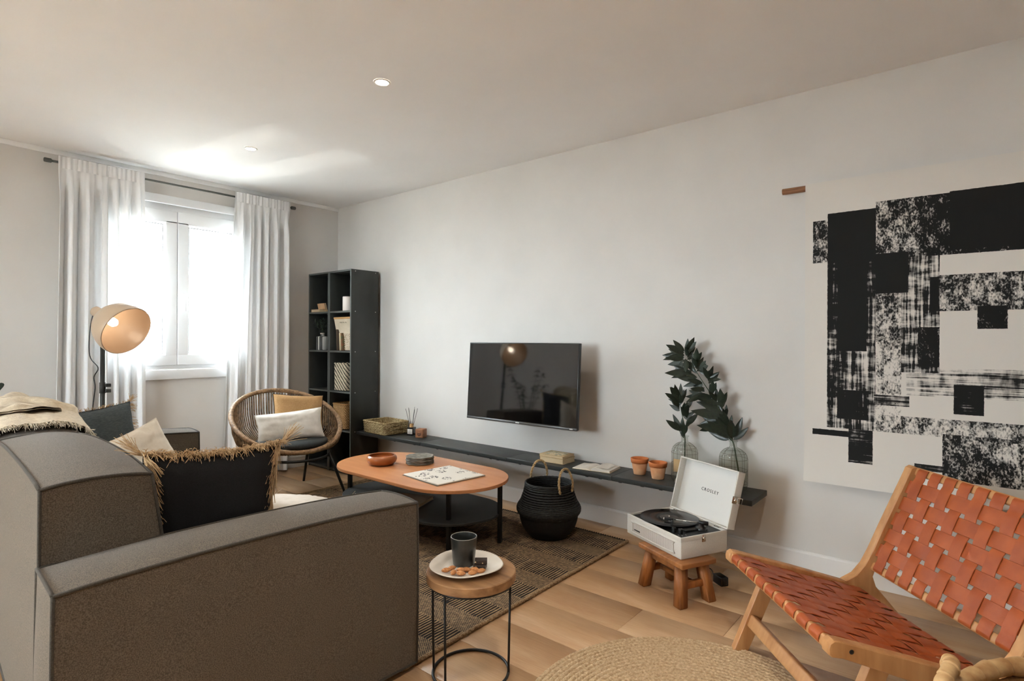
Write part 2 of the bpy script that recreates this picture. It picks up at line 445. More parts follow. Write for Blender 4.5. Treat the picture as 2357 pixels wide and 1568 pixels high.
# ================================================================== THE ROOM
def plank_material():
    m = bpy.data.materials.new('oak_planks'); nt, N, L, P = nodes_of(m); P.inputs['Roughness'].default_value = 0.42
    tc = N.new('ShaderNodeTexCoord'); oi = N.new('ShaderNodeObjectInfo')
    ml = N.new('ShaderNodeMath'); ml.operation = 'MULTIPLY'; ml.inputs[1].default_value = 91.0; L.new(oi.outputs['Random'], ml.inputs[0])
    ad = N.new('ShaderNodeVectorMath'); ad.operation = 'ADD'; L.new(tc.outputs['Object'], ad.inputs[0]); L.new(ml.outputs[0], ad.inputs[1])
    mp = N.new('ShaderNodeMapping'); mp.inputs['Scale'].default_value = (0.8, 4.5, 4.5); L.new(ad.outputs[0], mp.inputs['Vector'])
    n1 = N.new('ShaderNodeTexNoise'); n1.inputs['Scale'].default_value = 2.2; n1.inputs['Detail'].default_value = 6; n1.inputs['Distortion'].default_value = 0.8
    L.new(mp.outputs[0], n1.inputs['Vector'])
    mp2 = N.new('ShaderNodeMapping'); mp2.inputs['Scale'].default_value = (3, 60, 60); L.new(ad.outputs[0], mp2.inputs['Vector'])
    n2 = N.new('ShaderNodeTexNoise'); n2.inputs['Scale'].default_value = 4; n2.inputs['Detail'].default_value = 4; L.new(mp2.outputs[0], n2.inputs['Vector'])
    r1 = N.new('ShaderNodeValToRGB'); e = r1.color_ramp.elements; e[0].position = 0.3; e[1].position = 0.72
    e[0].color = (*lin((190, 149, 108)), 1); e[1].color = (*lin((208, 173, 135)), 1)
    L.new(n1.outputs['Fac'], r1.inputs['Fac'])
    mx = N.new('ShaderNodeMix'); mx.data_type = 'RGBA'; mx.blend_type = 'MULTIPLY'; mx.inputs['Factor'].default_value = 0.22
    r2 = N.new('ShaderNodeValToRGB'); r2.color_ramp.elements[0].position = 0.35; r2.color_ramp.elements[1].position = 0.6
    r2.color_ramp.elements[0].color = (*lin((196, 176, 156)), 1); r2.color_ramp.elements[1].color = (1, 1, 1, 1)
    L.new(n2.outputs['Fac'], r2.inputs['Fac']); L.new(r1.outputs[0], mx.inputs['A']); L.new(r2.outputs[0], mx.inputs['B'])
    hs = N.new('ShaderNodeHueSaturation'); mr = N.new('ShaderNodeMapRange'); mr.inputs['To Min'].default_value = 0.94; mr.inputs['To Max'].default_value = 1.05
    L.new(oi.outputs['Random'], mr.inputs['Value']); L.new(mr.outputs[0], hs.inputs['Value']); L.new(mx.outputs['Result'], hs.inputs['Color'])
    L.new(hs.outputs[0], P.inputs['Base Color'])
    b = N.new('ShaderNodeBump'); b.inputs['Strength'].default_value = 0.08; b.inputs['Distance'].default_value = 0.002
    L.new(n2.outputs['Fac'], b.inputs['Height']); L.new(b.outputs[0], P.inputs['Normal'])
    return m
PLANK = plank_material()
SUB = M('subfloor_dark', (96, 76, 56), rough=0.9)
fl = struct(B().box(X0-0.3, X1+0.1, Y0-0.1, Y1+0.1, -0.08, -0.006).build('floor', SUB), 'light oak plank floor')
rowh = 0.245; y = Y0-0.1; ri = 0; plank_mesh = {}
ystart = 1.925-rowh*20
for ri in range(27):
    ya = ystart+ri*rowh; yb = ya+rowh
    if yb < Y0 or ya > Y1: continue
    off = {(14): 0}.get(ri, (ri*0.573) % 1.45)
    xs = [X0]; x = X0-off
    joints = []
    xj = -1.194+(0.0 if ri == 21 else ((ri*0.61) % 1.45))
    while xj > X0+0.05: xj -= 1.45
    while xj < X1: 
        if xj > X0+0.05: joints.append(xj)
        xj += 1.45
    e = [X0]+joints+[X1]
    for a, b_ in zip(e[:-1], e[1:]):
        if b_-a < 0.05: continue
        ya2, yb2 = max(ya, Y0), min(yb, Y1)
        o = B().rbox(a-(a+b_)/2+0.0006, b_-(a+b_)/2-0.0006, -(yb2-ya2)/2+0.0006, (yb2-ya2)/2-0.0006, -0.012, 0, 0.0012, 1).build('plank', PLANK, fl, loc=((a+b_)/2, (ya2+yb2)/2, 0))
struct(B().box(X0-0.3, X1+0.1, Y0-0.1, Y1+0.1, CEIL, CEIL+0.1).build('ceiling', CEILM))
struct(B().box(X0-0.3, X1+0.1, Y1, Y1+0.12, 0, CEIL).build('wall_back', WALL), 'plain off-white wall behind the television')
wf = B().box(X0-0.3, GX0, Y0-0.12, Y0, 0, CEIL); wf.box(GX1, X1+0.1, Y0-0.12, Y0, 0, CEIL); wf.box(GX0, GX1, Y0-0.12, Y0, GZ1, CEIL)
struct(wf.build('wall_front', WALL))
struct(B().box(X1, X1+0.12, Y0, Y1, 0, CEIL).build('wall_right', WALL))
wl = B(); T0 = X0-0.26
ys = [Y0]
for a, b_ in sorted(WINS):
    wl.box(T0, X0, ys[-1], a, 0, CEIL); wl.box(T0, X0, a, b_, 0, WZ0); wl.box(T0, X0, a, b_, WZ1, CEIL); ys.append(b_)
wl.box(T0, X0, ys[-1], Y1, 0, CEIL)
struct(wl.build('wall_left', WALL), 'off-white wall with the window')
def baseboard(name, p0, p1, nrm, h=0.095, t=0.014):
    p0, p1, nrm = Vector(p0), Vector(p1), Vector(nrm); d = (p1-p0); L_ = d.length; d.normalize()
    prof = [(0, 0), (t, 0), (t, h-0.012), (t*0.8, h-0.004), (t*0.45, h), (0, h)]
    m = basis(p0, nrm, (0, 0, 1), d)
    return struct(B().prism(prof, 0, L_, m=m).build(name, TRIM))
baseboard('baseboard_back', (X0, Y1, 0), (X1, Y1, 0), (0, -1, 0), h=0.11)
baseboard('baseboard_left', (X0, Y0, 0), (X0, Y1, 0), (1, 0, 0), h=0.11)
# thin plaster strip under the ceiling along the window wall
struct(B().rbox(X0, X0+0.018, Y0, Y1, CEIL-0.035, CEIL-0.0, 0.004, 2).build('trim_1', CEILM), 'thin plaster strip under the ceiling')

GLASSW = thin_glass('window_glass', (250, 252, 252), 0.05)
SEAL = M('window_seal_grey', (150, 150, 150), rough=0.6)
def make_window(name, a, b_):
    r = bpy.data.objects.new(name, None); COL.objects.link(r); r.location = (X0, (a+b_)/2, 0); struct(r, 'white double casement window')
    W = (b_-a)/2; xo, xi = -0.13, -0.02
    f = B()
    f.rbox(xo, xi-0.02, -W, W, WZ0, WZ0+0.03, 0.003); f.rbox(xo, xi-0.02, -W, W, 2.305, WZ1, 0.003)
    f.rbox(xo, xi-0.02, -W, -W+0.035, WZ0, WZ1, 0.003); f.rbox(xo, xi-0.02, W-0.035, W, WZ0, WZ1, 0.003)
    f.build('window_frame', PVC, r)
    # shutter box cover over the opening and the sill below, both proud of the wall
    B().rbox(-0.02, 0.012, -W-0.06, W+0.06, WZ1-0.012, WZ1+0.055, 0.004).build('shutter_cover', PVC, r)
    B().rbox(-0.06, 0.022, -W-0.1, W+0.1, 0.915, 0.995, 0.005).build('window_sill', PVC, r)
    for s_ in (-1, 1):
        y0, y1 = (-W+0.03, -0.002) if s_ < 0 else (0.002, W-0.03)
        z0, z1 = 1.03, 2.31; t = 0.085
        sb = B()
        sb.rbox(xo+0.03, xi, y0, y1, z0, z0+t, 0.004); sb.rbox(xo+0.03, xi, y0, y1, z1-t-0.015, z1, 0.004)
        sb.rbox(xo+0.03, xi, y0, y0+t, z0+t-0.004, z1-t, 0.004); sb.rbox(xo+0.03, xi, y1-t, y1, z0+t-0.004, z1-t, 0.004)
        so = sb.build('sash', PVC, r)
        g0, g1, h0, h1 = y0+t, y1-t, z0+t, z1-t-0.015
        bd = B()      # sloped glazing bead
        for (p, q, c, d) in (((g0, h0), (g1, h0), 0, 1), ((g1, h0), (g1, h1), -1, 0), ((g1, h1), (g0, h1), 0, -1), ((g0, h1), (g0, h0), 1, 0)):
            bd.add([(xi-0.004, p[0], p[1]), (xi-0.004, q[0], q[1]), (xi-0.035, q[0]+0.012*(c-(q[1] == p[1])*0), q[1]+0.012*d), (xi-0.035, p[0]+0.012*c, p[1]+0.012*d)], [(0, 1, 2, 3)], False)
        bd.build('glazing_bead', PVC, so)
        B().box(xi-0.052, xi-0.046, g0, g1, h0, h1).build('pane', GLASSW, so)
        sl = B(); e = 0.0045
        for p in ((g0+0.012, g1-0.012, h0+0.012, h0+0.012+e), (g0+0.012, g1-0.012, h1-0.012-e, h1-0.012), (g0+0.012, g0+0.012+e, h0+0.012, h1-0.012), (g1-0.012-e, g1-0.012, h0+0.012, h1-0.012)):
            sl.box(xi-0.046, xi-0.034, *p)
        sl.build('seal', SEAL, so)
        if s_ > 0:
            hb = B().rbox(xi, xi+0.012, 0.032, 0.06, 1.56, 1.63, 0.003); hb.tube([(xi+0.01, 0.046, 1.60), (xi+0.04, 0.046, 1.60), (xi+0.045, 0.046, 1.585), (xi+0.045, 0.046, 1.48)], 0.009, 8)
            hb.build('window_handle', PVC, so)
    return r
make_window('window_1', *WINS[0])

dr = bpy.data.objects.new('added_door_1', None); COL.objects.link(dr); dr.location = ((GX0+GX1)/2, Y0-0.06, 0); struct(dr, 'wide glazed balcony door added behind the camera for fill light')  # unseen door, added so sky light fills the room from behind
gw = (GX1-GX0)/2
for k in range(2):
    a, b_ = -gw+2*gw*k/2, -gw+2*gw*(k+1)/2
    lf_ = B().rbox(a, a+0.06, -0.03, 0.03, 0.0, GZ1, 0.004); lf_.rbox(b_-0.06, b_, -0.03, 0.03, 0.0, GZ1, 0.004); lf_.rbox(a, b_, -0.03, 0.03, 0.0, 0.08, 0.004); lf_.rbox(a, b_, -0.03, 0.03, GZ1-0.06, GZ1, 0.004)
    lo_ = lf_.build('leaf_frame', PVC, dr); B().box(a+0.06, b_-0.06, -0.004, 0.004, 0.08, GZ1-0.06).build('pane', GLASSW, lo_)
bal = B().box(GX0-0.8, GX1+0.8, Y0-1.5, Y0-0.12, -0.2, -0.05); bal.box(GX0-0.8, GX1+0.8, Y0-1.5, Y0-1.4, -0.05, 0.95); bal.box(GX0-0.8, GX0-0.7, Y0-1.5, Y0-0.12, -0.05, 0.95); bal.box(GX1+0.7, GX1+0.8, Y0-1.5, Y0-0.12, -0.05, 0.95); bal.box(GX0-0.8, GX1+0.8, Y0-1.5, Y0-0.12, 2.6, 2.75)  # unseen slabs and parapet, added to keep ground light off the ceiling
struct(bal.build('balcony_baffle', WALL), 'unseen balcony added outside the rear door to block light from the ground')
# the street outside: opposite house front and ground, far beyond the glass
ASPHALT = M('pale_street_paving', (150, 148, 144), (136, 134, 130), scale=0.6, rough=0.9)
struct(B().box(-60, 60, -60, 60, -3.6, -3.4).build('street_ground', ASPHALT), 'street paving outside below the window')
# ------------------------------------------------------------------ curtains and rod
CURT = cloth_translucent('white_linen_curtain', (247, 247, 247), 0.09)
def curtain(name, label, ya, yb, ya2, yb2, ph):
    r = thing(name, label, 'curtain', (X0+0.085, 0, 0), group='white window curtains')
    n = 130; rows = 40; zt, zb = 2.545, 0.015; mb = B(); P = []
    for i in range(rows+1):
        f = i/rows; z = zt+(zb-zt)*f**1.0; row = []
        ga = min(1.0, max(0.0, (f-0.02)/0.10)); amp = 0.008+0.028*ga
        for j in range(n+1):
            s = j/n; g = f
            a = ya+(ya2-ya)*g; b_ = yb+(yb2-yb)*g
            t = s*2*PI*6.5+ph
            y = a+(b_-a)*s+0.006*ga*math.sin(2*t+1)
            x = amp*(math.sin(t+0.9*math.sin(s*9+ph)+0.35*math.sin(f*2.3+s*5))+0.35*math.sin(2.3*t+ph))+0.008*math.sin(f*5+s*3+ph)
            if f < 0.09: x = x*(f/0.09)**1.5+(0.0135+0.0035*math.sin(s*70+ph))*(1-(f/0.09)**1.5)
            row.append(Vector((x, y, z+(0.006*math.sin(s*40+ph) if i == 0 else 0))))
        P.append(row)
    mb.grid(P)
    o = mb.build('curtain_cloth', CURT, r)
    # heading band: a second layer of cloth gathered round the rod
    P = []
    for i in range(7):
        z = 2.548-0.085*i/6; row = []
        for j in range(n+1):
            s = j/n; y = ya+(yb-ya)*s; row.append(Vector((0.0185+0.004*math.sin(s*2*PI*8.5+ph+0.9*math.sin(s*9+ph))+0.003*math.sin(s*110+ph), y, z)))
        P.append(row)
    B().grid(P).build('heading_tape', CURT, r)
    return r
curtain('curtain', 'long white linen curtain hanging behind the floor lamp', 1.045, 1.585, 1.02, 1.60, 0.4)
curtain('curtain', 'long white linen curtain hanging behind the rattan armchair', 2.285, 2.80, 2.19, 2.80, 2.1)
r = thing('curtain_rod', 'grey metal curtain rod above the window', 'curtain rod', (X0+0.085, 0, 2.505))
B().tube([(0, 0.99, 0), (0, 2.84, 0)], 0.0085, 10).build('rod', GREYMETAL, r)
for yy, s_ in ((0.99, -1), (2.84, 1)):
    B().lathe([(0, -0.024), (0.011, -0.024), (0.0155, -0.02), (0.0155, 0.016), (0.010, 0.022), (0, 0.022)], 16, m=basis((0, yy, 0), (1, 0, 0), (0, 0, -1), (0, 1, 0))).build('finial', GREYMETAL, r)
for yy in (1.12, 2.72):
    b_ = B().tube([(0, yy, 0), (-0.083, yy, 0)], 0.006, 8); b_.tube([(0, yy-0.006, 0), (0, yy+0.006, 0)], 0.0115, 12); b_.rbox(-0.085, -0.079, yy-0.012, yy+0.012, -0.03, 0.03, 0.002)
    b_.build('bracket', GREYMETAL, r)

# ------------------------------------------------------------------ recessed ceiling lights; the last three are unseen, added as fill
LAMPDISC = M('downlight_lens', (255, 250, 240), rough=0.4, emit=(255, 244, 226), es=30)
for k, (x, y, lab) in enumerate(((-2.43, 1.863, 'round recessed ceiling light nearer the middle of the room'), (-4.006, 1.923, 'round recessed ceiling light nearer the window'), (-0.45, 1.15, 'unseen recessed ceiling light added as fill above the round rug'), (-2.43, -0.6, 'unseen recessed ceiling light added as fill behind the sofa'), (-0.6, -0.6, 'unseen recessed ceiling light added as fill behind the camera'))):
    r = thing('ceiling_light', lab, 'ceiling light', (x, y, CEIL), group='recessed ceiling lights')
    B().lathe([(0.033, -0.001), (0.034, -0.004), (0.043, -0.005), (0.045, -0.0005)], 32).build('trim_ring', WHITE, r)
    B().lathe([(0.034, -0.0025), (0.02, -0.003), (0.0001, -0.003)], 32).build('lens', LAMPDISC, r)
    light('downlight', 'SPOT', (x, y, CEIL-0.02), (26, 18, 44, 38, 60)[k], (1.0, 0.91, 0.80), (x, y, 0), size=0.09, spot=math.radians(120), blend=0.8)
# ================================================================== SOFA
SROT = math.radians(-3.5)
sofa = thing('sofa', 'grey-brown tweed sofa with piped seams and two arms', 'sofa', (-1.70, 0.345, 0), SROT)
SM = Matrix.Translation((-1.70, 0.345, 0)) @ rot_z(SROT)
ARM_H = 0.632
puff('arm', (-0.235, 0, 0, 1.08, 0.03, ARM_H), (0.01, 0.018, 0.02), sofa, SOFA, PIPING, bow=(0.004, 0.015))
puff('arm', (-2.57, -2.335, 0, 1.08, 0.03, ARM_H), (0.01, 0.018, 0.02), sofa, SOFA, PIPING, bow=(0.004, 0.015))
puff('back', (-1.283, -0.24, 0.005, 0.265, 0.03, 0.84), (0.015, 0.012, 0.045), sofa, SOFA, PIPING, shear=0.09, bow=(0.012, 0.006), fb=0.045)
puff('back', (-2.33, -1.29, 0.005, 0.265, 0.03, 0.84), (0.015, 0.012, 0.045), sofa, SOFA, PIPING, shear=0.09, bow=(0.012, 0.006), fb=0.045)
puff('seat_cushion', (-1.283, -0.245, 0.36, 1.07, 0.20, 0.41), (0.01, 0.015, 0.025), sofa, SOFA, PIPING)
puff('seat_cushion', (-2.325, -1.29, 0.36, 1.07, 0.20, 0.41), (0.01, 0.015, 0.025), sofa, SOFA, PIPING)
B().rbox(-2.33, -0.24, 0.03, 1.05, 0.03, 0.2, 0.01).build('base', SOFA, sofa)
for x in (-2.5, -0.07):
    for y in (0.08, 1.0): B().lathe([(0, 0), (0.022, 0), (0.026, 0.034), (0, 0.034)], 16, m=Matrix.Translation((x, y, 0))).build('foot', BLACKMETAL, sofa)

# throw over the far half of the sofa back
def throw():
    r = thing('throw_blanket', 'rumpled beige throw draped over the sofa back', 'throw', mat=SM.copy())
    prof = [(-0.035, 0.62), (-0.032, 0.75), (-0.025, 0.86), (0.03, 0.915), (0.09, 0.925), (0.14, 0.922), (0.2, 0.925), (0.27, 0.90), (0.325, 0.83), (0.35, 0.74), (0.365, 0.64)]
    pth = smooth_path([(0, y, z) for y, z in prof], 5); n = len(pth); m = 60; P = []; Q = []
    for i in range(n):
        f = i/(n-1); row = []; rowb = []
        for j in range(m+1):
            s = j/m; x = -1.36-0.86*s+0.03*math.sin(f*4)*(1-s)
            q = pth[i].copy(); uu = max(-1, min(1, (x+1.81)/0.52)); q.z += -0.055+0.045*(1-0.82*uu*uu)*min(1, max(0, (q.z-0.7)/0.2)); q.y += (0.03*(1-0.82*uu*uu) if f > 0.7 else 0)
            fold = 0.028*max(0, math.sin(s*7+f*3.2+0.6))+0.016*mnoise.noise(Vector((s*6, f*5, 0)))+0.012*math.sin(s*23+f*9)
            fold *= min(1, 0.1+2.4*s)*(1 if f < 0.75 else 0.6)
            d = Vector((0, q.y-0.15, (q.z-0.72)*1.2)).normalized()
            row.append(Vector((x, q.y, q.z))+d*(0.012+max(0, fold))); rowb.append(Vector((x, q.y, q.z))+d*(0.004+max(0, fold)*0.9))
        P.append(row); Q.append(rowb)
    P0 = [r_[0] for r_ in P]
    mb = B().grid(P); mb.grid([a[::-1] for a in Q])
    mb.build('cloth', THROWFAB, r)
    # upper rumpled layer
    P = []
    for i in range(24):
        f = i/23; row = []
        for j in range(m+1):
            s = j/m; x = -1.52-0.72*s; y = -0.01+0.24*f+0.03*math.sin(s*8)
            uu = max(-1, min(1, (x+1.81)/0.52)); z = 0.885+0.045*(1-0.82*uu*uu)+0.04*math.sin(PI*f)*(0.4+0.6*s)+0.022*mnoise.noise(Vector((s*7, f*3, 4)))+0.02*math.sin(s*14+f*2)*f
            row.append(Vector((x, y, z)))
        P.append(row)
    mb = B().grid(P); mb.grid([[p-Vector((0, 0, 0.008)) for p in a][::-1] for a in P]); mb.build('folded_layer', THROWFAB, r)
    fb = B()
    for i in range(700):
        f = random.random(); q = P0[int(f*(n-1))]; strands(fb, q, (1, 0, -0.12), 0.03, 1, 0.35, 0.0011, 0.5, gravity=0.25)
    fb.build('fringe', CREAMFRINGE, r, kind='stuff')
throw()

def frame_m(loc, face, lean=0.0, roll=0.0):
    """pillow frame: local -y faces `face` (horizontal direction), leaned back, rolled in its plane"""
    fc = Vector((face[0], face[1], 0)).normalized(); ya = -fc; xa = ya.cross(Vector((0, 0, 1))).normalized()
    m = basis(loc, xa, ya, (0, 0, 1))
    return m @ Matrix.Rotation(-lean, 4, 'X') @ Matrix.Rotation(roll, 4, 'Y')
pillow('pillow', 'big black linen pillow with tan jute fringe leaning on the near sofa arm', 0.43, 0.46, 0.13, BLACKFAB, frame_m((-2.03, 0.845, 0.645), (1, -0.12), -0.13, 0.03), seed=1, fringe=True, flen=0.055, fr=0.0013, dens=950, droop=0.8, fold_in=True)
pillow('pillow', 'slate blue linen pillow with tan fringe at the far sofa arm', 0.46, 0.44, 0.14, SLATEFAB, frame_m((-3.68, 0.93, 0.655), (1, 0.35), 0.2, -0.06), seed=2, fringe=True, flen=0.03, fr=0.0014, dens=150, edges='trl')
pillow('pillow', 'cream cotton pillow in front of the slate blue pillow', 0.42, 0.42, 0.13, CREAMFAB, frame_m((-3.38, 1.05, 0.565), (1, 0.25), 0.38, -0.3), seed=3, wr=0.01)
m = Matrix.Translation((-2.46, 1.36, 0.475)) @ rot_z(0.5) @ Matrix.Rotation(PI/2-0.12, 4, 'X')
pillow('pillow', 'small white pillow with cream tassels lying on the seat edge', 0.36, 0.30, 0.09, WHITEFAB, m, seed=4, fringe=True, fmat=CREAMFRINGE, flen=0.06, fr=0.0014, dens=150, edges='rt', wr=0.006)

# ================================================================== FLOOR LAMP
BEIGEENAMEL = M('beige_enamel_shade', (192, 168, 142), (186, 162, 136), scale=5, rough=0.38, coat=0.2)
BULB = M('glowing_bulb', (255, 240, 220), rough=0.3, emit=(255, 234, 208), es=8)
LAMPPOLE = M('dark_grey_pole', (52, 52, 49), rough=0.5, metal=0.2)
lp = Vector((-4.37, 1.138, 0))
lamp = thing('floor_lamp', 'floor lamp with large beige dome shade on dark pole', 'floor lamp', lp)
B().lathe([(0, 0), (0.14, 0), (0.145, 0.006), (0.14, 0.018), (0.02, 0.024), (0, 0.024)], 40).build('base', LAMPPOLE, lamp)
B().tube([(0, 0, 0.02), (0, 0, 1.24)], 0.0135, 14).build('pole', LAMPPOLE, lamp)
cl = B().tube([(0, 0, 0.895), (0, 0, 0.965)], 0.0175, 14); cl.rbox(0.0, 0.04, 0.008, 0.036, 0.90, 0.922, 0.003); cl.rbox(0.0, 0.04, 0.008, 0.036, 0.936, 0.958, 0.003)
cl.build('clamp', LAMPPOLE, lamp)
ax = Vector((0.82, 0.37, -0.45)).normalized()
sc = Vector((0.15, 0.05, 1.327))     # centre of the shade
xa = ax.cross(Vector((0, 0, 1))).normalized(); ya = ax.cross(xa)
SHM = basis(sc, xa, ya, ax)
prof = [(0.024, -0.142), (0.055, -0.132), (0.105, -0.1), (0.141, -0.05), (0.159, 0.0), (0.165, 0.041), (0.162, 0.066)]
prof = [(p.x, p.y) for p in smooth_path([(a, b_, 0) for a, b_ in prof], 4)]
inner = [(max(0.02, a-0.004), b_+0.002) for a, b_ in prof][::-1]
sh = B().lathe(prof+inner, 56, m=SHM).build('lamp_shade', BEIGEENAMEL, lamp)
B().lathe([(0, -0.235), (0.024, -0.235), (0.032, -0.225), (0.034, -0.185), (0.03, -0.15), (0, -0.15)], 24, m=SHM).build('socket_cap', BEIGEENAMEL, lamp)
B().lathe([(0.018, -0.155), (0.019, -0.11), (0.0, -0.11)], 16, m=SHM).build('socket', WHITE, lamp)
B().lathe([(0.012, -0.112), (0.02, -0.095), (0.028, -0.07), (0.027, -0.05), (0.016, -0.034), (0.0001, -0.03)], 20, m=SHM).build('bulb', BULB, lamp)
B().tube([SHM @ Vector((0, 0, -0.19)), Vector((0, 0, 1.235)), Vector((0, 0, 1.2))], 0.010, 10).build('swivel', LAMPPOLE, lamp)
B().tube(smooth_path([SHM @ Vector((0.0, 0.0, -0.232)), (-0.05, -0.055, 1.32), (-0.06, -0.055, 1.14), (-0.02, -0.02, 1.06), (-0.045, -0.035, 1.0), (-0.04, -0.03, 0.93), (-0.05, -0.04, 0.8), (-0.07, -0.05, 0.5), (-0.05, -0.04, 0.05), (-0.12, -0.05, 0.006), (-0.3, 0.0, 0.005)], 6), 0.0032, 6).build('cord', BLACKPLASTIC, lamp)
lw = lp+SHM @ Vector((0, 0, -0.02))
light('lamp_bulb_light', 'POINT', lw, 0.05, (1.0, 0.90, 0.78), size=0.03)

# ================================================================== RATTAN ARMCHAIR
RC = Vector((-4.33, 2.39, 0)); RAZ = -0.13
rt = thing('rattan_armchair', 'round rattan cord armchair with black metal legs by the window', 'armchair', RC, RAZ)
RR, RT_, RZ = 0.42, 0.53, 0.595
def rimp(a, k=1.0):    # a=0 at the back
    d = Vector((-math.cos(RT_), 0, math.sin(RT_))); return Vector((0, 0, RZ))+RR*k*(d*math.cos(a)+Vector((0, 1, 0))*math.sin(a))
n = 120
rb = B().tube([rimp(2*PI*i/n) for i in range(n)], [0.0185+0.0013*math.sin(i*2.1) for i in range(n)], 10, closed=True)
rb.build('rim', RATTAN, rt)
SR = 0.25; SC = Vector((0.07, 0, 0.375))
def seatp(a): return SC+SR*Vector((-math.cos(a), math.sin(a), 0.0))
B().tube([seatp(2*PI*i/64) for i in range(64)], 0.012, 8, closed=True).build('seat_ring', RATTAN, rt)
cb = B(); NC = 116
for i in range(NC):
    a = 2*PI*i/NC; p = rimp(a); q = seatp(a); mid = (p+q)/2
    out = Vector((-math.cos(a), math.sin(a), 0))*0.06*min(1, (p-q).length/0.25)+Vector((0, 0, -0.05))*min(1, (p-q).length/0.3)
    cb.tube([p, p*0.7+q*0.3+out*0.75, mid+out, p*0.3+q*0.7+out*0.7, q], 0.0052, 5, caps=False)
cb.build('cords', RATTANCORD, rt, kind='stuff')
sw = B()
for i in range(26):
    t = -0.225+0.45*i/25; h = math.sqrt(max(0, SR*SR-t*t)); sw.tube([SC+Vector((-h, t, 0)), SC+Vector((0, t, -0.012)), SC+Vector((h, t, 0))], 0.004, 5, caps=False)
sw.build('seat_cords', RATTANCORD, rt, kind='stuff')
fr = B().tube([SC+Vector((-math.cos(2*PI*i/64)*0.285+0.03, math.sin(2*PI*i/64)*0.29, -0.035+0.02*math.cos(2*PI*i/64))) for i in range(64)], 0.011, 8, closed=True)
fr.build('frame_ring', BLACKMETAL, rt)
for sx, sy, fx, fy in ((1, 1, 0.34, 0.33), (1, -1, 0.34, -0.33), (-1, 1, -0.285, 0.255), (-1, -1, -0.285, -0.255)):
    B().tube([SC+Vector((0.03+sx*0.20, sy*0.215, -0.035)), Vector((fx, fy, 0.012 if sx > 0 else 0.001))], [0.0115, 0.0105], 10).build('leg', BLACKMETAL, rt)
def RM(p): return Matrix.Translation(RC) @ rot_z(RAZ) @ Vector(p)
# round pad
mb = B(); prof = [(0.0001, -0.03), (0.2, -0.032), (0.262, -0.022), (0.278, 0.0), (0.262, 0.022), (0.2, 0.034), (0.0001, 0.038)]
mb.lathe([(p.x, p.y) for p in smooth_path([(a, b_, 0) for a, b_ in prof], 4)], 48, m=Matrix.Translation(RM((0.08, 0, 0.425))) @ rot_z(RAZ))
tag(mb.build('seat_pad', CHARCOAL), 'round charcoal seat pad in the rattan armchair', 'cushion')
fdir = Matrix.Rotation(RAZ, 3, 'Z') @ Vector((1, -0.06, 0)); fdir2 = Matrix.Rotation(RAZ, 3, 'Z') @ Vector((1, -0.35, 0))
pillow('pillow', 'tan jute pillow with dark edges at the back of the rattan armchair', 0.42, 0.36, 0.12, TANFUR, frame_m(RM((-0.085, 0.125, 0.61)), fdir, 0.34, 0.10), seed=5, piping=BLACKFAB, wr=0.006)
pillow('pillow', 'white cotton lumbar pillow standing on the rattan armchair pad', 0.50, 0.24, 0.12, WHITEFAB, frame_m(RM((0.10, -0.02, 0.555)), fdir2, 0.3, -0.09), seed=6, wr=0.008)

# ================================================================== BOOKCASE (two narrow units)
BW = [(-5.133, -4.779), (-4.775, -4.417)]; BY0, BY1, BH = 3.05, 3.355, 1.897; BZ = [0.03, 0.406, 0.766, 1.144, 1.517]
SCREW = M('steel_screw_cap', (225, 225, 222), rough=0.4, metal=0.2)
UNITS = []
for k, (a, b_) in enumerate(BW):
    u = thing('shelf_unit', ('black open shelf unit in the corner holding a striped jar', 'black open shelf unit nearest the television wall shelf with screw caps on its side')[k], 'bookcase', ((a+b_)/2, BY0, 0), group='black shelf units')
    h = (b_-a)/2; t = 0.017; d = BY1-BY0
    for s_ in (-1, 1):
        x0, x1 = (-h, -h+t) if s_ < 0 else (h-t, h)
        sp = B().rbox(x0, x1, 0, d, 0, BH, 0.0012, 1).build('side_panel', BLACKLAM, u)
        B().box(x0+0.001, x1-0.001, -0.0012, 0.0005, 0.002, BH-0.002).build('edge_band', EDGEGREY, sp)
    B().rbox(-h+t, h-t, 0, d, BH-t, BH, 0.001, 1).build('top_panel', BLACKLAM, u)
    B().box(-h+t, h-t, -0.0012, 0.0005, BH-t+0.001, BH-0.001).build('edge_band', EDGEGREY, u)
    B().box(-h+t, h-t, d-0.012, d-0.004, 0.01, BH-t).build('back_panel', BLACKLAM, u)
    B().box(-h+t, h-t, 0.012, 0.02, 0.0, 0.03-t).build('plinth', BLACKLAM, u)
    for z in BZ:
        s2 = B().rbox(-h+t, h-t, 0.001, d-0.012, z-t, z, 0.001, 1).build('shelf', BLACKLAM, u)
        B().box(-h+t, h-t, -0.0005, 0.0015, z-t+0.001, z-0.001).build('edge_band', EDGEGREY, s2)
    if k == 1:
        for z in BZ[1:]+[BH-0.009]:
            for y in (0.045, d-0.035):
                B().lathe([(0.0045, 0), (0.004, 0.0015), (0.0001, 0.002)], 10, m=basis((h, y, z-0.008), (0, 1, 0), (0, 0, 1), (1, 0, 0))).build('screw_cap', SCREW, u)
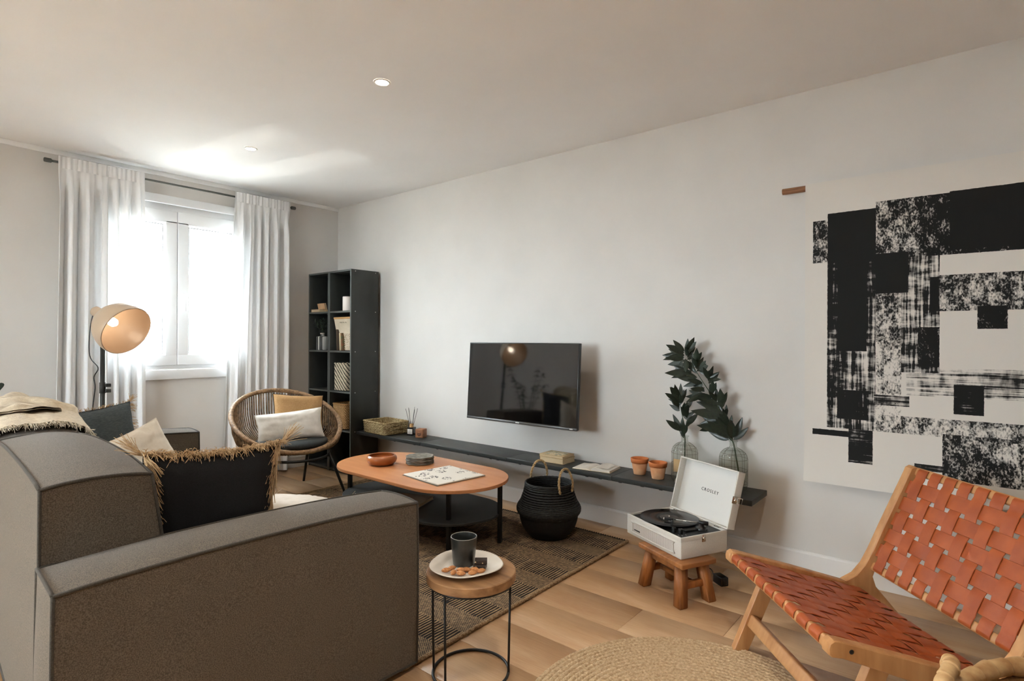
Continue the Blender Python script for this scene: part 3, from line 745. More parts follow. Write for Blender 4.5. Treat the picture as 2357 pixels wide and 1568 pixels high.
# contents ---------------------------------------------------------------
def book(name, label, w, h, t, cover, pages, m4, cat='book', group=None, mat_pages=None):
    """closed book: local x = width (spine at x=0), y = thickness, z = height"""
    r = thing(name, label, cat, mat=m4, group=group)
    c = B().rbox(0, w, 0, 0.0025, 0, h, 0.0008, 1); c.rbox(0, w, t-0.0025, t, 0, h, 0.0008, 1); c.rbox(0, 0.003, 0, t, 0, h, 0.0008, 1)
    c.build('cover', cover, r)
    B().box(0.003, w-0.004, 0.0025, t-0.0025, 0.003, h-0.003).build('pages', pages, r)
    return r
PAGES = wavemat('book_page_edges', (222, 203, 170), (196, 172, 132), 160, 'Y', rough=0.9, dist=0.5, bump=0.1)
PAPER = M('paper', (226, 220, 210), (220, 213, 202), scale=8, rough=0.9)
KRAFT = M('tan_book_cover', (206, 168, 128), (190, 150, 108), scale=20, rough=0.8)
BROWNCOV = M('brown_book_cover', (84, 68, 52), rough=0.7)
CREAMCOV = M('cream_book_cover', (220, 204, 168), rough=0.75)
GREENCOV = M('multicolour_book_cover', (150, 92, 62), (74, 96, 66), scale=28, rough=0.7)
CERAMIC = M('white_ceramic', (228, 218, 210), rough=0.35)
# unit by the corner
book('book', 'tan book leaning in the top of the corner unit', 0.12, 0.088, 0.022, KRAFT, PAGES, basis((-5.075, 3.13, 1.5175), (1, 0.02, 0), (0, 0.96, 0.25), (0.0, -0.25, 0.96)))
book('book', 'tan book lying flat in the top of the corner unit', 0.145, 0.10, 0.026, KRAFT, PAGES, basis((-5.105, 3.062, 1.544), (1, 0.0, 0), (0, 0, -1), (0, 1, 0)))
STRIPE = wavemat('striped_glaze', (58, 60, 60), (206, 206, 202), 8.5, 'X', rough=0.4, dist=0, bump=0, lo=0.6, hi=0.66)
jar = thing('striped_jar', 'small dark jar with white stripes on the corner unit', 'jar', (-5.0, 3.12, BZ[3]+0.0005))
B().lathe([(0.0001, 0), (0.052, 0), (0.056, 0.006), (0.056, 0.128), (0.05, 0.134), (0.02, 0.137), (0.018, 0.155), (0.014, 0.155), (0.014, 0.13), (0.0001, 0.12)], 32).build('body', STRIPE, jar)
B().lathe([(0.0145, 0.156), (0.02, 0.156), (0.021, 0.168), (0.0145, 0.168)], 20).build('neck_ring', CERAMIC, jar)
GREENLEAF = M('dark_green_leaf', (44, 58, 44), (60, 76, 54), scale=14, rough=0.45)
sprig = thing('green_sprig', 'feathery green sprig standing in the striped jar', 'plant', (-5.0, 3.12, BZ[3]+0.0005))
st = B(); lf = B()
for k in range(6):
    a = random.uniform(0, 2*PI); tip = Vector((0.075*math.cos(a)-0.02, 0.05*math.sin(a), 0.26+0.04*random.random()))
    pts = bez((0, 0, 0.02), (0, 0, 0.12), tip*0.5+Vector((0, 0, 0.12)), tip, 8); st.tube(pts, 0.0014, 5)
    for q in pts[4:]:
        for _ in range(5):
            d = Vector((random.uniform(-1, 1), random.uniform(-1, 1), random.uniform(-0.2, 1))).normalized(); s2 = d.cross(Vector((0, 0, 1))).normalized()*0.004
            lf.add([q, q+d*0.02+s2, q+d*0.042, q+d*0.02-s2], [(0, 1, 2, 3)], False)
st.build('stems', GREENLEAF, sprig); lf.build('foliage', GREENLEAF, sprig, kind='stuff')
PALEWEAVE = M('pale_seagrass', (206, 186, 152), (160, 132, 96), scale=70, rough=0.85, bump=0.4, bscale=120)
def basket_box(name, label, loc, hx, hy, hgt, mat, rows, stakes, rz=0, flare=0.06, r=0.02, amp=0.003, rim_mat=None, rimr=0.008, th=0.0035):
    t = thing(name, label, 'basket', loc, rz)
    lp_ = rr_loop(hx, hy, r, flare); mb = B(); weave_rows(mb, lp_, 0.004, hgt, rows, stakes, amp, th)
    mb.build('weave', mat, t)
    ins = B(); P = []
    for f in (0, 1):
        P.append([Vector((lp_(i/56, f)[0]*0.985, lp_(i/56, f)[1]*0.985, 0.004+(hgt-0.008)*f)) for i in range(56)])
    ins.grid(P, closed_v=True); ins.add([p for p in P[0]], [tuple(range(56))], False); ins.build('lining', mat, t)
    B().tube([(lp_(i/72, 1)[0], lp_(i/72, 1)[1], hgt) for i in range(72)], [rimr*(1+0.12*math.sin(i*1.7)) for i in range(72)], 8, closed=True).build('rim', rim_mat or mat, t)
    return t
basket_box('woven_basket', 'seagrass basket low in the corner unit behind the rattan armchair', (-4.985, 3.165, BZ[1]+0.0005), 0.115, 0.09, 0.19, PALEWEAVE, 14, 40)
# unit nearer the wall shelf
pot = thing('ceramic_pot', 'white ceramic pot with a small spout on the top shelf', 'pot', (-4.545, 3.11, BZ[4]+0.0005))
B().lathe([(0.0001, 0), (0.05, 0), (0.054, 0.004), (0.055, 0.128), (0.053, 0.132), (0.05, 0.13), (0.049, 0.01), (0.0001, 0.008)], 36).build('body', CERAMIC, pot)
B().rbox(-0.066, -0.05, -0.012, 0.012, 0.095, 0.13, 0.006, 3).build('spout', CERAMIC, pot)
POSTER = M('cream_print', (214, 200, 178), (198, 184, 160), scale=10, rough=0.85)
WOODSTRIP = M('pale_wood_strip', (214, 168, 112), (196, 148, 92), scale=10, stretch=(1, 20, 20), rough=0.6)
m4 = basis((-4.735, 3.13, BZ[3]+0.001), (0.995, 0.1, 0), (-0.1, 0.97, 0.21), (0.0, -0.2, 0.98))
pp = thing('print_board', 'cream print with wooden strips leaning on the second shelf', 'print', mat=m4)
B().rbox(0.012, 0.262, 0, 0.006, 0.0, 0.318, 0.001, 1).build('panel', POSTER, pp)
B().rbox(0.01, 0.264, -0.003, 0.009, 0.302, 0.32, 0.002, 1).build('top_strip', WOODSTRIP, pp)
B().rbox(0.01, 0.264, -0.003, 0.009, -0.0, 0.016, 0.002, 1).build('bottom_strip', WOODSTRIP, pp)
def text(body, size, mat, parent, m4, name='lettering', ext=0.0004, space=1.0):
    c = bpy.data.curves.new(name, 'FONT'); c.body = body; c.size = size; c.extrude = ext; c.align_x = 'CENTER'; c.align_y = 'CENTER'; c.space_character = space
    c.resolution_u = 3
    to = bpy.data.objects.new(name, c); me = bpy.data.meshes.new_from_object(to); bpy.data.objects.remove(to)
    o = bpy.data.objects.new(name, me); COL.objects.link(o); me.materials.clear(); me.materials.append(mat); o.parent = parent; o.matrix_local = m4
    return o
INK = M('black_ink', (30, 29, 28), rough=0.7)
text('VISITA AL', 0.018, INK, pp, basis((0.135, -0.0006, 0.268), (1, 0, 0), (0, 0, 1), (0, -1, 0)), space=1.3)
for k, (lab, x, w_, h_, t_, cv) in enumerate((('brown book standing between the print and a cream book', -4.70, 0.15, 0.20, 0.016, BROWNCOV), ('dark brown thin book beside the brown book on the second shelf', -4.681, 0.14, 0.198, 0.012, BROWNCOV), ('cream paperback standing on the second shelf', -4.659, 0.13, 0.165, 0.02, CREAMCOV), ('book with a colourful spine behind the small pale basket', -4.634, 0.13, 0.165, 0.022, GREENCOV))):
    ln = 0.06
    book('book', lab, w_, h_, t_, cv, PAGES, basis((x+t_, 3.085+0.002*k, BZ[3]+0.0008+t_*ln), (0, 1, 0), (-1, 0, -ln), (-ln, 0, 1)))
basket_box('woven_basket', 'small pale woven basket on the second shelf', (-4.487, 3.115, BZ[3]+0.0005), 0.046, 0.055, 0.155, M('white_twill_weave', (222, 210, 192), (180, 160, 134), scale=90, rough=0.85), 16, 24, flare=0.08, r=0.015, rimr=0.004)
ZEBRA = wavemat('zebra_weave', (214, 200, 176), (48, 42, 36), 15, 'DIAGONAL', rough=0.85, dist=1.6, bump=0.2, lo=0.72, hi=0.8)
basket_box('woven_basket', 'tall cream basket with black diagonal stripes on the middle shelf', (-4.625, 3.168, BZ[2]+0.0005), 0.095, 0.1, 0.255, ZEBRA, 22, 40, flare=0.02, r=0.03, amp=0.002, rimr=0.007)
BAMBOO = wavemat('bamboo_twill', (228, 194, 144), (196, 152, 100), 26, 'DIAGONAL', rough=0.6, dist=3, bump=0.5)
bb_ = basket_box('woven_basket', 'honey bamboo basket with a wide pale rim on the lower shelf', (-4.632, 3.165, BZ[1]+0.0005), 0.093, 0.092, 0.235, BAMBOO, 20, 34, flare=0.16, r=0.035, amp=0.0015, rimr=0.006, rim_mat=WOODSTRIP)
# ================================================================== WALL SHELF AND WHAT STANDS ON IT
SZ = 0.406
ws = thing('wall_shelf', 'long low black wooden wall shelf under the television', 'shelf', (-2.66, Y1, SZ))
for a, b_ in ((-4.412, -3.532), (-3.529, -2.606), (-2.603, -1.752), (-1.749, -0.912)):
    B().rbox(a+2.66, b_+2.66, -0.28, -0.001, -0.030, 0, 0.0025, 2).build('board', BLACKWOOD, ws)
for x in (-4.2, -3.62, -3.0, -2.7, -2.1, -1.84, -1.55, -1.1):
    bk = B().rbox(x+2.66-0.012, x+2.66+0.012, -0.268, -0.001, -0.036, -0.030, 0.002, 1); bk.rbox(x+2.66-0.012, x+2.66+0.012, -0.008, -0.001, -0.11, -0.03, 0.002, 1)
    bk.build('bracket', BLACKMETAL, ws)
# seagrass tray basket
SEAGRASS = M('seagrass_weave', (196, 176, 132), (140, 116, 78), scale=60, rough=0.85, bump=0.5, bscale=140)
tb = thing('tray_basket', 'low rectangular seagrass tray basket at the bookcase end of the wall shelf', 'basket', (-4.145, 3.235, SZ+0.0005), math.radians(-4))
lp_ = rr_loop(0.165, 0.125, 0.02, 0.04)
tbm = B(); weave_rows(tbm, lp_, 0.004, 0.098, 9, 64, 0.0035, 0.0042); tbm.build('weave', SEAGRASS, tb)
B().box(-0.16, 0.16, -0.12, 0.12, 0.001, 0.006).build('bottom', SEAGRASS, tb)
P_ = [[Vector((lp_(i/56, f)[0]*0.975, lp_(i/56, f)[1]*0.97, 0.006+0.09*f)) for i in range(56)] for f in (0, 1)]
B().grid(P_, closed_v=True).build('lining', SEAGRASS, tb)
rm = B(); rope(rm, [Vector((lp_(i/160, 1)[0], lp_(i/160, 1)[1], 0.104)) for i in range(161)], 0.0085, 46); rm.build('rim', SEAGRASS, tb)
for s_ in (-1, 1):
    hb = B(); rope(hb, [(s_*0.178, -0.045, 0.052), (s_*0.178, 0.045, 0.052)], 0.006, 8); rope(hb, [(s_*0.178, -0.045, 0.084), (s_*0.178, 0.045, 0.084)], 0.006, 8)
    rope(hb, [(s_*0.178, -0.048, 0.05), (s_*0.178, -0.048, 0.088)], 0.005, 4); rope(hb, [(s_*0.178, 0.048, 0.05), (s_*0.178, 0.048, 0.088)], 0.005, 4)
    hb.build('handle', SEAGRASS, tb)
# reed diffuser
AMBER = M('dark_glass_bottle', (20, 20, 22), rough=0.12, coat=0.4)
df = thing('reed_diffuser', 'small dark reed diffuser bottle with black sticks on the wall shelf', 'diffuser', (-3.86, 3.295, SZ+0.0005), 0.35)
B().rbox(-0.03, 0.03, -0.03, 0.03, 0, 0.07, 0.006, 3).build('bottle', AMBER, df)
B().lathe([(0.017, 0.068), (0.017, 0.098), (0.015, 0.1), (0.006, 0.1)], 24).build('wooden_collar', WOODSTRIP, df)
B().rbox(-0.0245, 0.0245, -0.0308, -0.0299, 0.012, 0.056, 0.0003, 1).build('paper_label', PAPER, df)
for i in range(6):
    a = 2*PI*i/6+0.4; B().tube([(0.003*math.cos(a), 0.003*math.sin(a), 0.03), (0.055*math.cos(a), 0.04*math.sin(a), 0.235+0.01*math.sin(i*2))], 0.0017, 5).build('reed', BLACKPLASTIC, df)
lab_ = B()
for k, w_ in enumerate((0.026, 0.018, 0.03, 0.022)): lab_.box(-w_/2, w_/2, -0.0312, -0.0308, 0.045-0.008*k, 0.0462-0.008*k)
lab_.build('print', INK, df)
# wooden cube with a burnt mark
BOXWOOD = M('reddish_box_wood', (164, 112, 76), (140, 92, 60), scale=12, stretch=(1, 1, 8), rough=0.6)
cu = thing('wooden_box', 'small brown wooden cube with a burnt emblem beside the diffuser', 'box', (-3.705, 3.27, SZ+0.0005), 0.32)
B().rbox(-0.036, 0.036, -0.036, 0.036, 0, 0.074, 0.003, 2).build('body', BOXWOOD, cu)
BURN = M('burnt_mark', (66, 38, 24), rough=0.8)
em = B(); arc = [(-0.022*math.cos(PI*i/14), 0.05-0.016*math.sin(PI*i/14)) for i in range(15)]
P_ = []
for i, (x, z) in enumerate(arc):
    t = 0.0035*math.sin(PI*i/14)+0.0008; P_.append([Vector((x, -0.0366, z+t)), Vector((x, -0.0366, z-t))])
em.grid(P_)
em.add([(-0.022, -0.0366, 0.036), (-0.012, -0.0366, 0.03), (0, -0.0366, 0.024), (0.012, -0.0366, 0.03), (0.022, -0.0366, 0.036), (0.016, -0.0366, 0.022), (0.006, -0.0366, 0.018), (0, -0.0366, 0.011), (-0.006, -0.0366, 0.018), (-0.016, -0.0366, 0.022)], [(0, 9, 8, 1), (1, 8, 7, 2), (2, 7, 6, 3), (3, 6, 5, 4)], False)
em.build('emblem', BURN, cu)
# two old books stacked
OLDCOV = M('worn_cream_cover', (214, 188, 146), (176, 156, 118), scale=26, rough=0.85)
def flat_book(lab, loc, rz, w_, d_, t_):
    return book('book', lab, w_, d_, t_, OLDCOV, PAGES, Matrix.Translation(loc) @ rot_z(rz) @ basis((0, 0, t_), (1, 0, 0), (0, 0, -1), (0, 1, 0)))
flat_book('old cream book with yellowed pages, lower of two on the wall shelf', (-2.352, 3.168, SZ+0.0005), 0.0, 0.195, 0.15, 0.036)
ubk = flat_book('old cream book with printed cover, upper of two on the wall shelf', (-2.354, 3.166, SZ+0.0372), 0.02, 0.195, 0.148, 0.017)
PRINTED = M('worn_print', (150, 150, 132), (214, 196, 160), scale=45, rough=0.85, lo=0.45, hi=0.5)
B().box(0.03, 0.165, -0.0007, -0.0001, 0.02, 0.125).build('cover_print', PRINTED, ubk)
# open book
ob = thing('open_book', 'open white book lying beside the terracotta pots', 'book', (-1.935, 3.232, SZ+0.0005), 0.12)
for s_, th in ((-1, 0.008), (1, 0.02)):
    P_ = []
    for i in range(15):
        f = i/14; x = s_*(0.002+0.128*f); z = th*(1-0.35*f)+0.006*math.sin(PI*min(1, f*1.6))-(0.008*(1-f)**6)
        P_.append([Vector((x, -0.088, z)), Vector((x, 0.088, z))])
    mb = B().grid(P_ if s_ > 0 else P_[::-1])
    P2 = [[Vector((p[0].x, -0.088, 0.002)), Vector((p[0].x, -0.088, p[0].z))] for p in P_]; mb.grid(P2 if s_ > 0 else P2[::-1], smooth=False)
    P2 = [[Vector((p[1].x, 0.088, p[1].z)), Vector((p[1].x, 0.088, 0.002))] for p in P_]; mb.grid(P2 if s_ > 0 else P2[::-1], smooth=False)
    e = P_[-1]; mb.add([(e[0].x, -0.088, 0.002), (e[0].x, 0.088, 0.002), (e[1].x, 0.088, e[1].z), (e[0].x, -0.088, e[0].z)], [(0, 1, 2, 3)], False)
    mb.build('page_block', PAPER, ob)
TXT = wavemat('printed_lines', (226, 220, 210), (176, 170, 160), 60, 'Y', rough=0.9, dist=1.5, bump=0, lo=0.55, hi=0.8)
B().add([(0.03, -0.07, 0.0252), (0.11, -0.07, 0.0202), (0.11, 0.07, 0.0202), (0.03, 0.07, 0.0252)], [(0, 1, 2, 3)], False).build('printed_text', TXT, ob)
B().rbox(-0.133, 0.134, -0.091, 0.091, 0, 0.002, 0.0008, 1).build('cover', CREAMCOV, ob)
# terracotta pots
TERRA = M('terracotta_rim', (206, 122, 68), (192, 108, 58), scale=12, rough=0.85)
TERRAP = M('chalky_terracotta', (196, 136, 92), (212, 166, 126), scale=16, rough=0.95, bump=0.1)
def terracotta(lab, loc):
    t = thing('terracotta_pot', lab, 'flower pot', loc, group='terracotta pots on the wall shelf')
    B().lathe([(0.0001, 0), (0.036, 0), (0.037, 0.003), (0.05, 0.078), (0.0455, 0.078), (0.034, 0.008), (0.0001, 0.007)], 36).build('body', TERRAP, t)
    B().lathe([(0.046, 0.072), (0.053, 0.072), (0.057, 0.098), (0.0555, 0.1), (0.0505, 0.1), (0.0455, 0.074)], 36).build('rim', TERRA, t)
terracotta('terracotta pot standing nearer the open book', (-1.645, 3.275, SZ+0.0005))
terracotta('terracotta pot standing nearer the glass vase', (-1.505, 3.24, SZ+0.0005))
# wire-caged glass vases
VGLASS = thin_glass('vase_glass', (238, 240, 236), 0.07)
WIRE = M('rusty_wire', (96, 84, 66), rough=0.5, metal=0.6)
KRAFTTAG = M('kraft_tag', (176, 146, 104), rough=0.9)
def vase(lab, loc, tagged):
    t = thing('glass_vase', lab, 'vase', loc, group='wire caged glass vases')
    prof = [(0.0001, 0.004), (0.062, 0.004), (0.072, 0.012), (0.0745, 0.03), (0.0745, 0.175), (0.07, 0.2), (0.05, 0.222), (0.026, 0.236), (0.0205, 0.245), (0.0205, 0.268), (0.025, 0.272), (0.024, 0.277), (0.0185, 0.275)]
    B().lathe([(p.x, p.y) for p in smooth_path([(a, b_, 0) for a, b_ in prof], 3)], 40).build('glass_body', VGLASS, t)
    wb = B()
    def wr(z):
        for (r0, z0), (r1, z1) in zip(prof[1:-1], prof[2:]):
            if z0 <= z <= z1: return r0+(r1-r0)*(z-z0)/max(1e-6, z1-z0)+0.0022
        return 0.0767
    for z in (0.04, 0.11, 0.175, 0.207): wb.tube(circle_pts(wr(z), 40, z), 0.0008, 4, closed=True)
    for k in range(8):
        a = 2*PI*k/8+0.2; wb.tube([(wr(z)*math.cos(a), wr(z)*math.sin(a), z) for z in (0.008, 0.03, 0.085, 0.14, 0.175, 0.19, 0.205, 0.222, 0.236)], 0.0008, 4)
    wb.build('wire_cage', WIRE, t)
    if tagged: B().rbox(-0.035, 0.03, -0.0785, -0.0772, 0.07, 0.145, 0.0004, 1).build('paper_tag', KRAFTTAG, t)
    return t
vase('wire caged glass vase beside the terracotta pots with a kraft tag', (-1.348, 3.268, SZ+0.0005), True)
vase('wire caged glass vase behind the open record player lid', (-1.068, 3.285, SZ+0.0005), False)
# leafy branches
RUSCUS = M('ruscus_leaf', (30, 40, 33), (44, 56, 42), scale=9, rough=0.42, coat=0.1)
STEM = M('ruscus_stem', (58, 74, 50), rough=0.6)
def leaf_mesh():
    mb = B(); P_ = []
    for i in range(9):
        f = i/8; w_ = 0.155*math.sin(PI*min(1, f**0.8))**0.9 if 0 < f < 1 else 0.004; bend = -0.10*f*f
        P_.append([Vector((-w_, 0.05*abs(1)*(w_/0.155)+0, 0))*1.0+Vector((0, 0, f))+Vector((0, bend, 0)), Vector((0, bend, f)), Vector((w_, 0.05*(w_/0.155)+bend, f))])
    mb.grid(P_); mb.grid([[p+Vector((0, 0.008, 0)) for p in r][::-1] for r in P_])
    return mb
LEAF0 = None
def branch(name, label, stem, leaves, yb, ys):
    global LEAF0
    t = thing(name, label, 'branch', (stem[0][0], yb, stem[0][1])); o = Vector((stem[0][0], yb, stem[0][1]))
    pts = smooth_path([Vector((x, yb+ys*(i/len(stem)), z))-o for i, (x, z) in enumerate(stem)], 4)
    B().tube(pts, [0.0045-0.003*i/len(pts) for i in range(len(pts))], 6).build('stem', STEM, t)
    extra = []
    for (bx, bz, tx, tz) in leaves:
        ca_, sa_ = math.cos(0.45), math.sin(0.45)*random.choice((-1, 1)); ex, ez = (tx-bx)*0.85, (tz-bz)*0.85
        extra.append((bx, bz-0.012, bx+ex*ca_-ez*sa_, bz-0.012+ex*sa_+ez*ca_)); sa_ = -sa_*0.8; ca_ = math.sqrt(1-sa_*sa_); extra.append((bx, bz+0.01, bx+ex*ca_-ez*sa_, bz+0.01+ex*sa_+ez*ca_))
    for k, (bx, bz, tx, tz) in enumerate(leaves+extra):
        f = min(1, max(0, (bz-stem[0][1])/max(0.01, stem[-1][1]-stem[0][1])))
        yo = yb+ys*f; dy = (-0.03, 0.035, -0.055, 0.01)[k % 4]
        b0 = Vector((bx, yo, bz))-o; tip = Vector((tx, min(3.355, yo+dy), tz))-o; d = tip-b0; L_ = d.length
        za = d.normalized(); side = Vector((0, -1, 0.25)) if k % 3 else Vector((0.5, -0.8, 0.2))
        ya = (-(side-za*side.dot(za))).normalized(); xa = ya.cross(za)
        m = basis(b0, xa*L_*(0.85+0.3*random.random()), ya*L_, za*L_)
        if LEAF0 is None: lo = leaf_mesh().build('leaf', RUSCUS, t); LEAF0 = lo
        else: lo = link_copy(LEAF0, t)
        lo.parent = t; lo.matrix_local = m
B2 = [(-1.34, 1.172, -1.277, 1.276), (-1.334, 1.15, -1.296, 1.211), (-1.351, 1.177, -1.445, 1.226), (-1.357, 1.166, -1.49, 1.158), (-1.351, 1.15, -1.406, 1.138), (-1.357, 1.128, -1.464, 1.101), (-1.306, 1.064, -1.45, 1.053), (-1.346, 1.133, -1.276, 1.055), (-1.289, 1.102, -1.258, 1.211), (-1.278, 1.081, -1.249, 1.153), (-1.262, 1.082, -1.179, 1.107), (-1.207, 1.036, -1.142, 1.071), (-1.273, 1.022, -1.382, 1.027), (-1.24, 0.991, -1.331, 0.988), (-1.229, 0.965, -1.298, 0.968), (-1.207, 1.014, -1.184, 1.106), (-1.186, 0.941, -1.168, 1.028), (-1.228, 0.933, -1.353, 0.91), (-1.185, 0.909, -1.259, 0.911), (-1.159, 0.89, -1.163, 0.976), (-1.132, 0.86, -1.126, 0.983), (-1.143, 0.87, -1.286, 0.882), (-1.122, 0.819, -1.291, 0.839), (-1.111, 0.81, -1.105, 0.885), (-1.091, 0.759, -1.115, 0.853), (-1.101, 0.727, -1.264, 0.814), (-1.09, 0.697, -1.199, 0.793), (-1.179, 0.74, -1.258, 0.739), (-1.08, 0.698, -1.157, 0.808), (-1.065, 0.7, -1.024, 0.815), (-1.07, 0.689, -1.084, 0.794)]
S2 = [(-1.029, 0.45), (-1.06, 0.638), (-1.075, 0.688), (-1.101, 0.758), (-1.143, 0.849), (-1.185, 0.93), (-1.229, 0.992), (-1.284, 1.076), (-1.334, 1.161)]
B1_ = [(-1.37, 0.876, -1.391, 0.993), (-1.37, 0.898, -1.374, 0.992), (-1.382, 0.892, -1.44, 0.939), (-1.37, 0.843, -1.437, 0.911), (-1.365, 0.876, -1.351, 0.939), (-1.353, 0.834, -1.3, 0.894), (-1.347, 0.801, -1.295, 0.883), (-1.364, 0.701, -1.416, 0.806), (-1.347, 0.681, -1.337, 0.783), (-1.33, 0.748, -1.272, 0.821), (-1.325, 0.792, -1.339, 0.869)]
S1 = [(-1.345, 0.43), (-1.343, 0.616), (-1.341, 0.671), (-1.35, 0.768), (-1.364, 0.844), (-1.37, 0.898)]
branch('leafy_branch', 'tall dark green leafy branch arching left from the vase behind the lid', S2, B2, 3.285, -0.02)
branch('leafy_branch', 'short dark green leafy branch in the vase beside the terracotta pots', S1, B1_, 3.262, -0.02)

# ================================================================== TELEVISION
SCREEN = M('glossy_dark_screen', (5, 5, 6), rough=0.05, spec=1.0)
tvl = 0.055
ux = Vector((1, 0, 0)); uz = Vector((0, math.sin(tvl), math.cos(tvl))); un = Vector((0, -math.cos(tvl), math.sin(tvl)))
tv = thing('television', 'flat black television mounted on the wall', 'television', mat=basis((-2.527, 3.15, 0.942), ux, -un, uz))
TW, TH = 1.0, 0.578
B().rbox(-TW/2, TW/2, 0.0, 0.028, -TH/2, TH/2, 0.004, 2).build('casing', BLACKPLASTIC, tv)
B().rbox(-TW/2+0.14, TW/2-0.14, 0.026, 0.06, -TH/2+0.02, TH/2-0.2, 0.01, 2).build('rear_housing', BLACKPLASTIC, tv)
B().box(-TW/2+0.006, TW/2-0.006, -0.0012, 0.0004, -TH/2+0.02, TH/2-0.006).build('screen', SCREEN, tv)
STRIPG = M('dark_silver_strip', (88, 88, 88), rough=0.35, metal=0.5)
B().rbox(-TW/2, TW/2, -0.002, 0.02, -TH/2-0.002, -TH/2+0.016, 0.002, 1).build('bottom_bezel', STRIPG, tv)
B().box(-0.016, 0.016, -0.003, -0.002, -TH/2+0.004, -TH/2+0.011).build('badge', SCREW, tv)
B().box(TW/2-0.055, TW/2-0.03, -0.003, -0.002, -TH/2+0.004, -TH/2+0.010).build('badge', SCREW, tv)
wm = B().rbox(-0.2, 0.2, 0.06, 0.075, -0.2, 0.2, 0.004, 1); wm.tube([(0, 0.07, 0.05), (0, 0.21, 0.05)], 0.03, 10); wm.tube([(0, 0.07, -0.08), (0, 0.215, -0.08)], 0.03, 10)
wm.build('wall_mount', BLACKMETAL, tv)

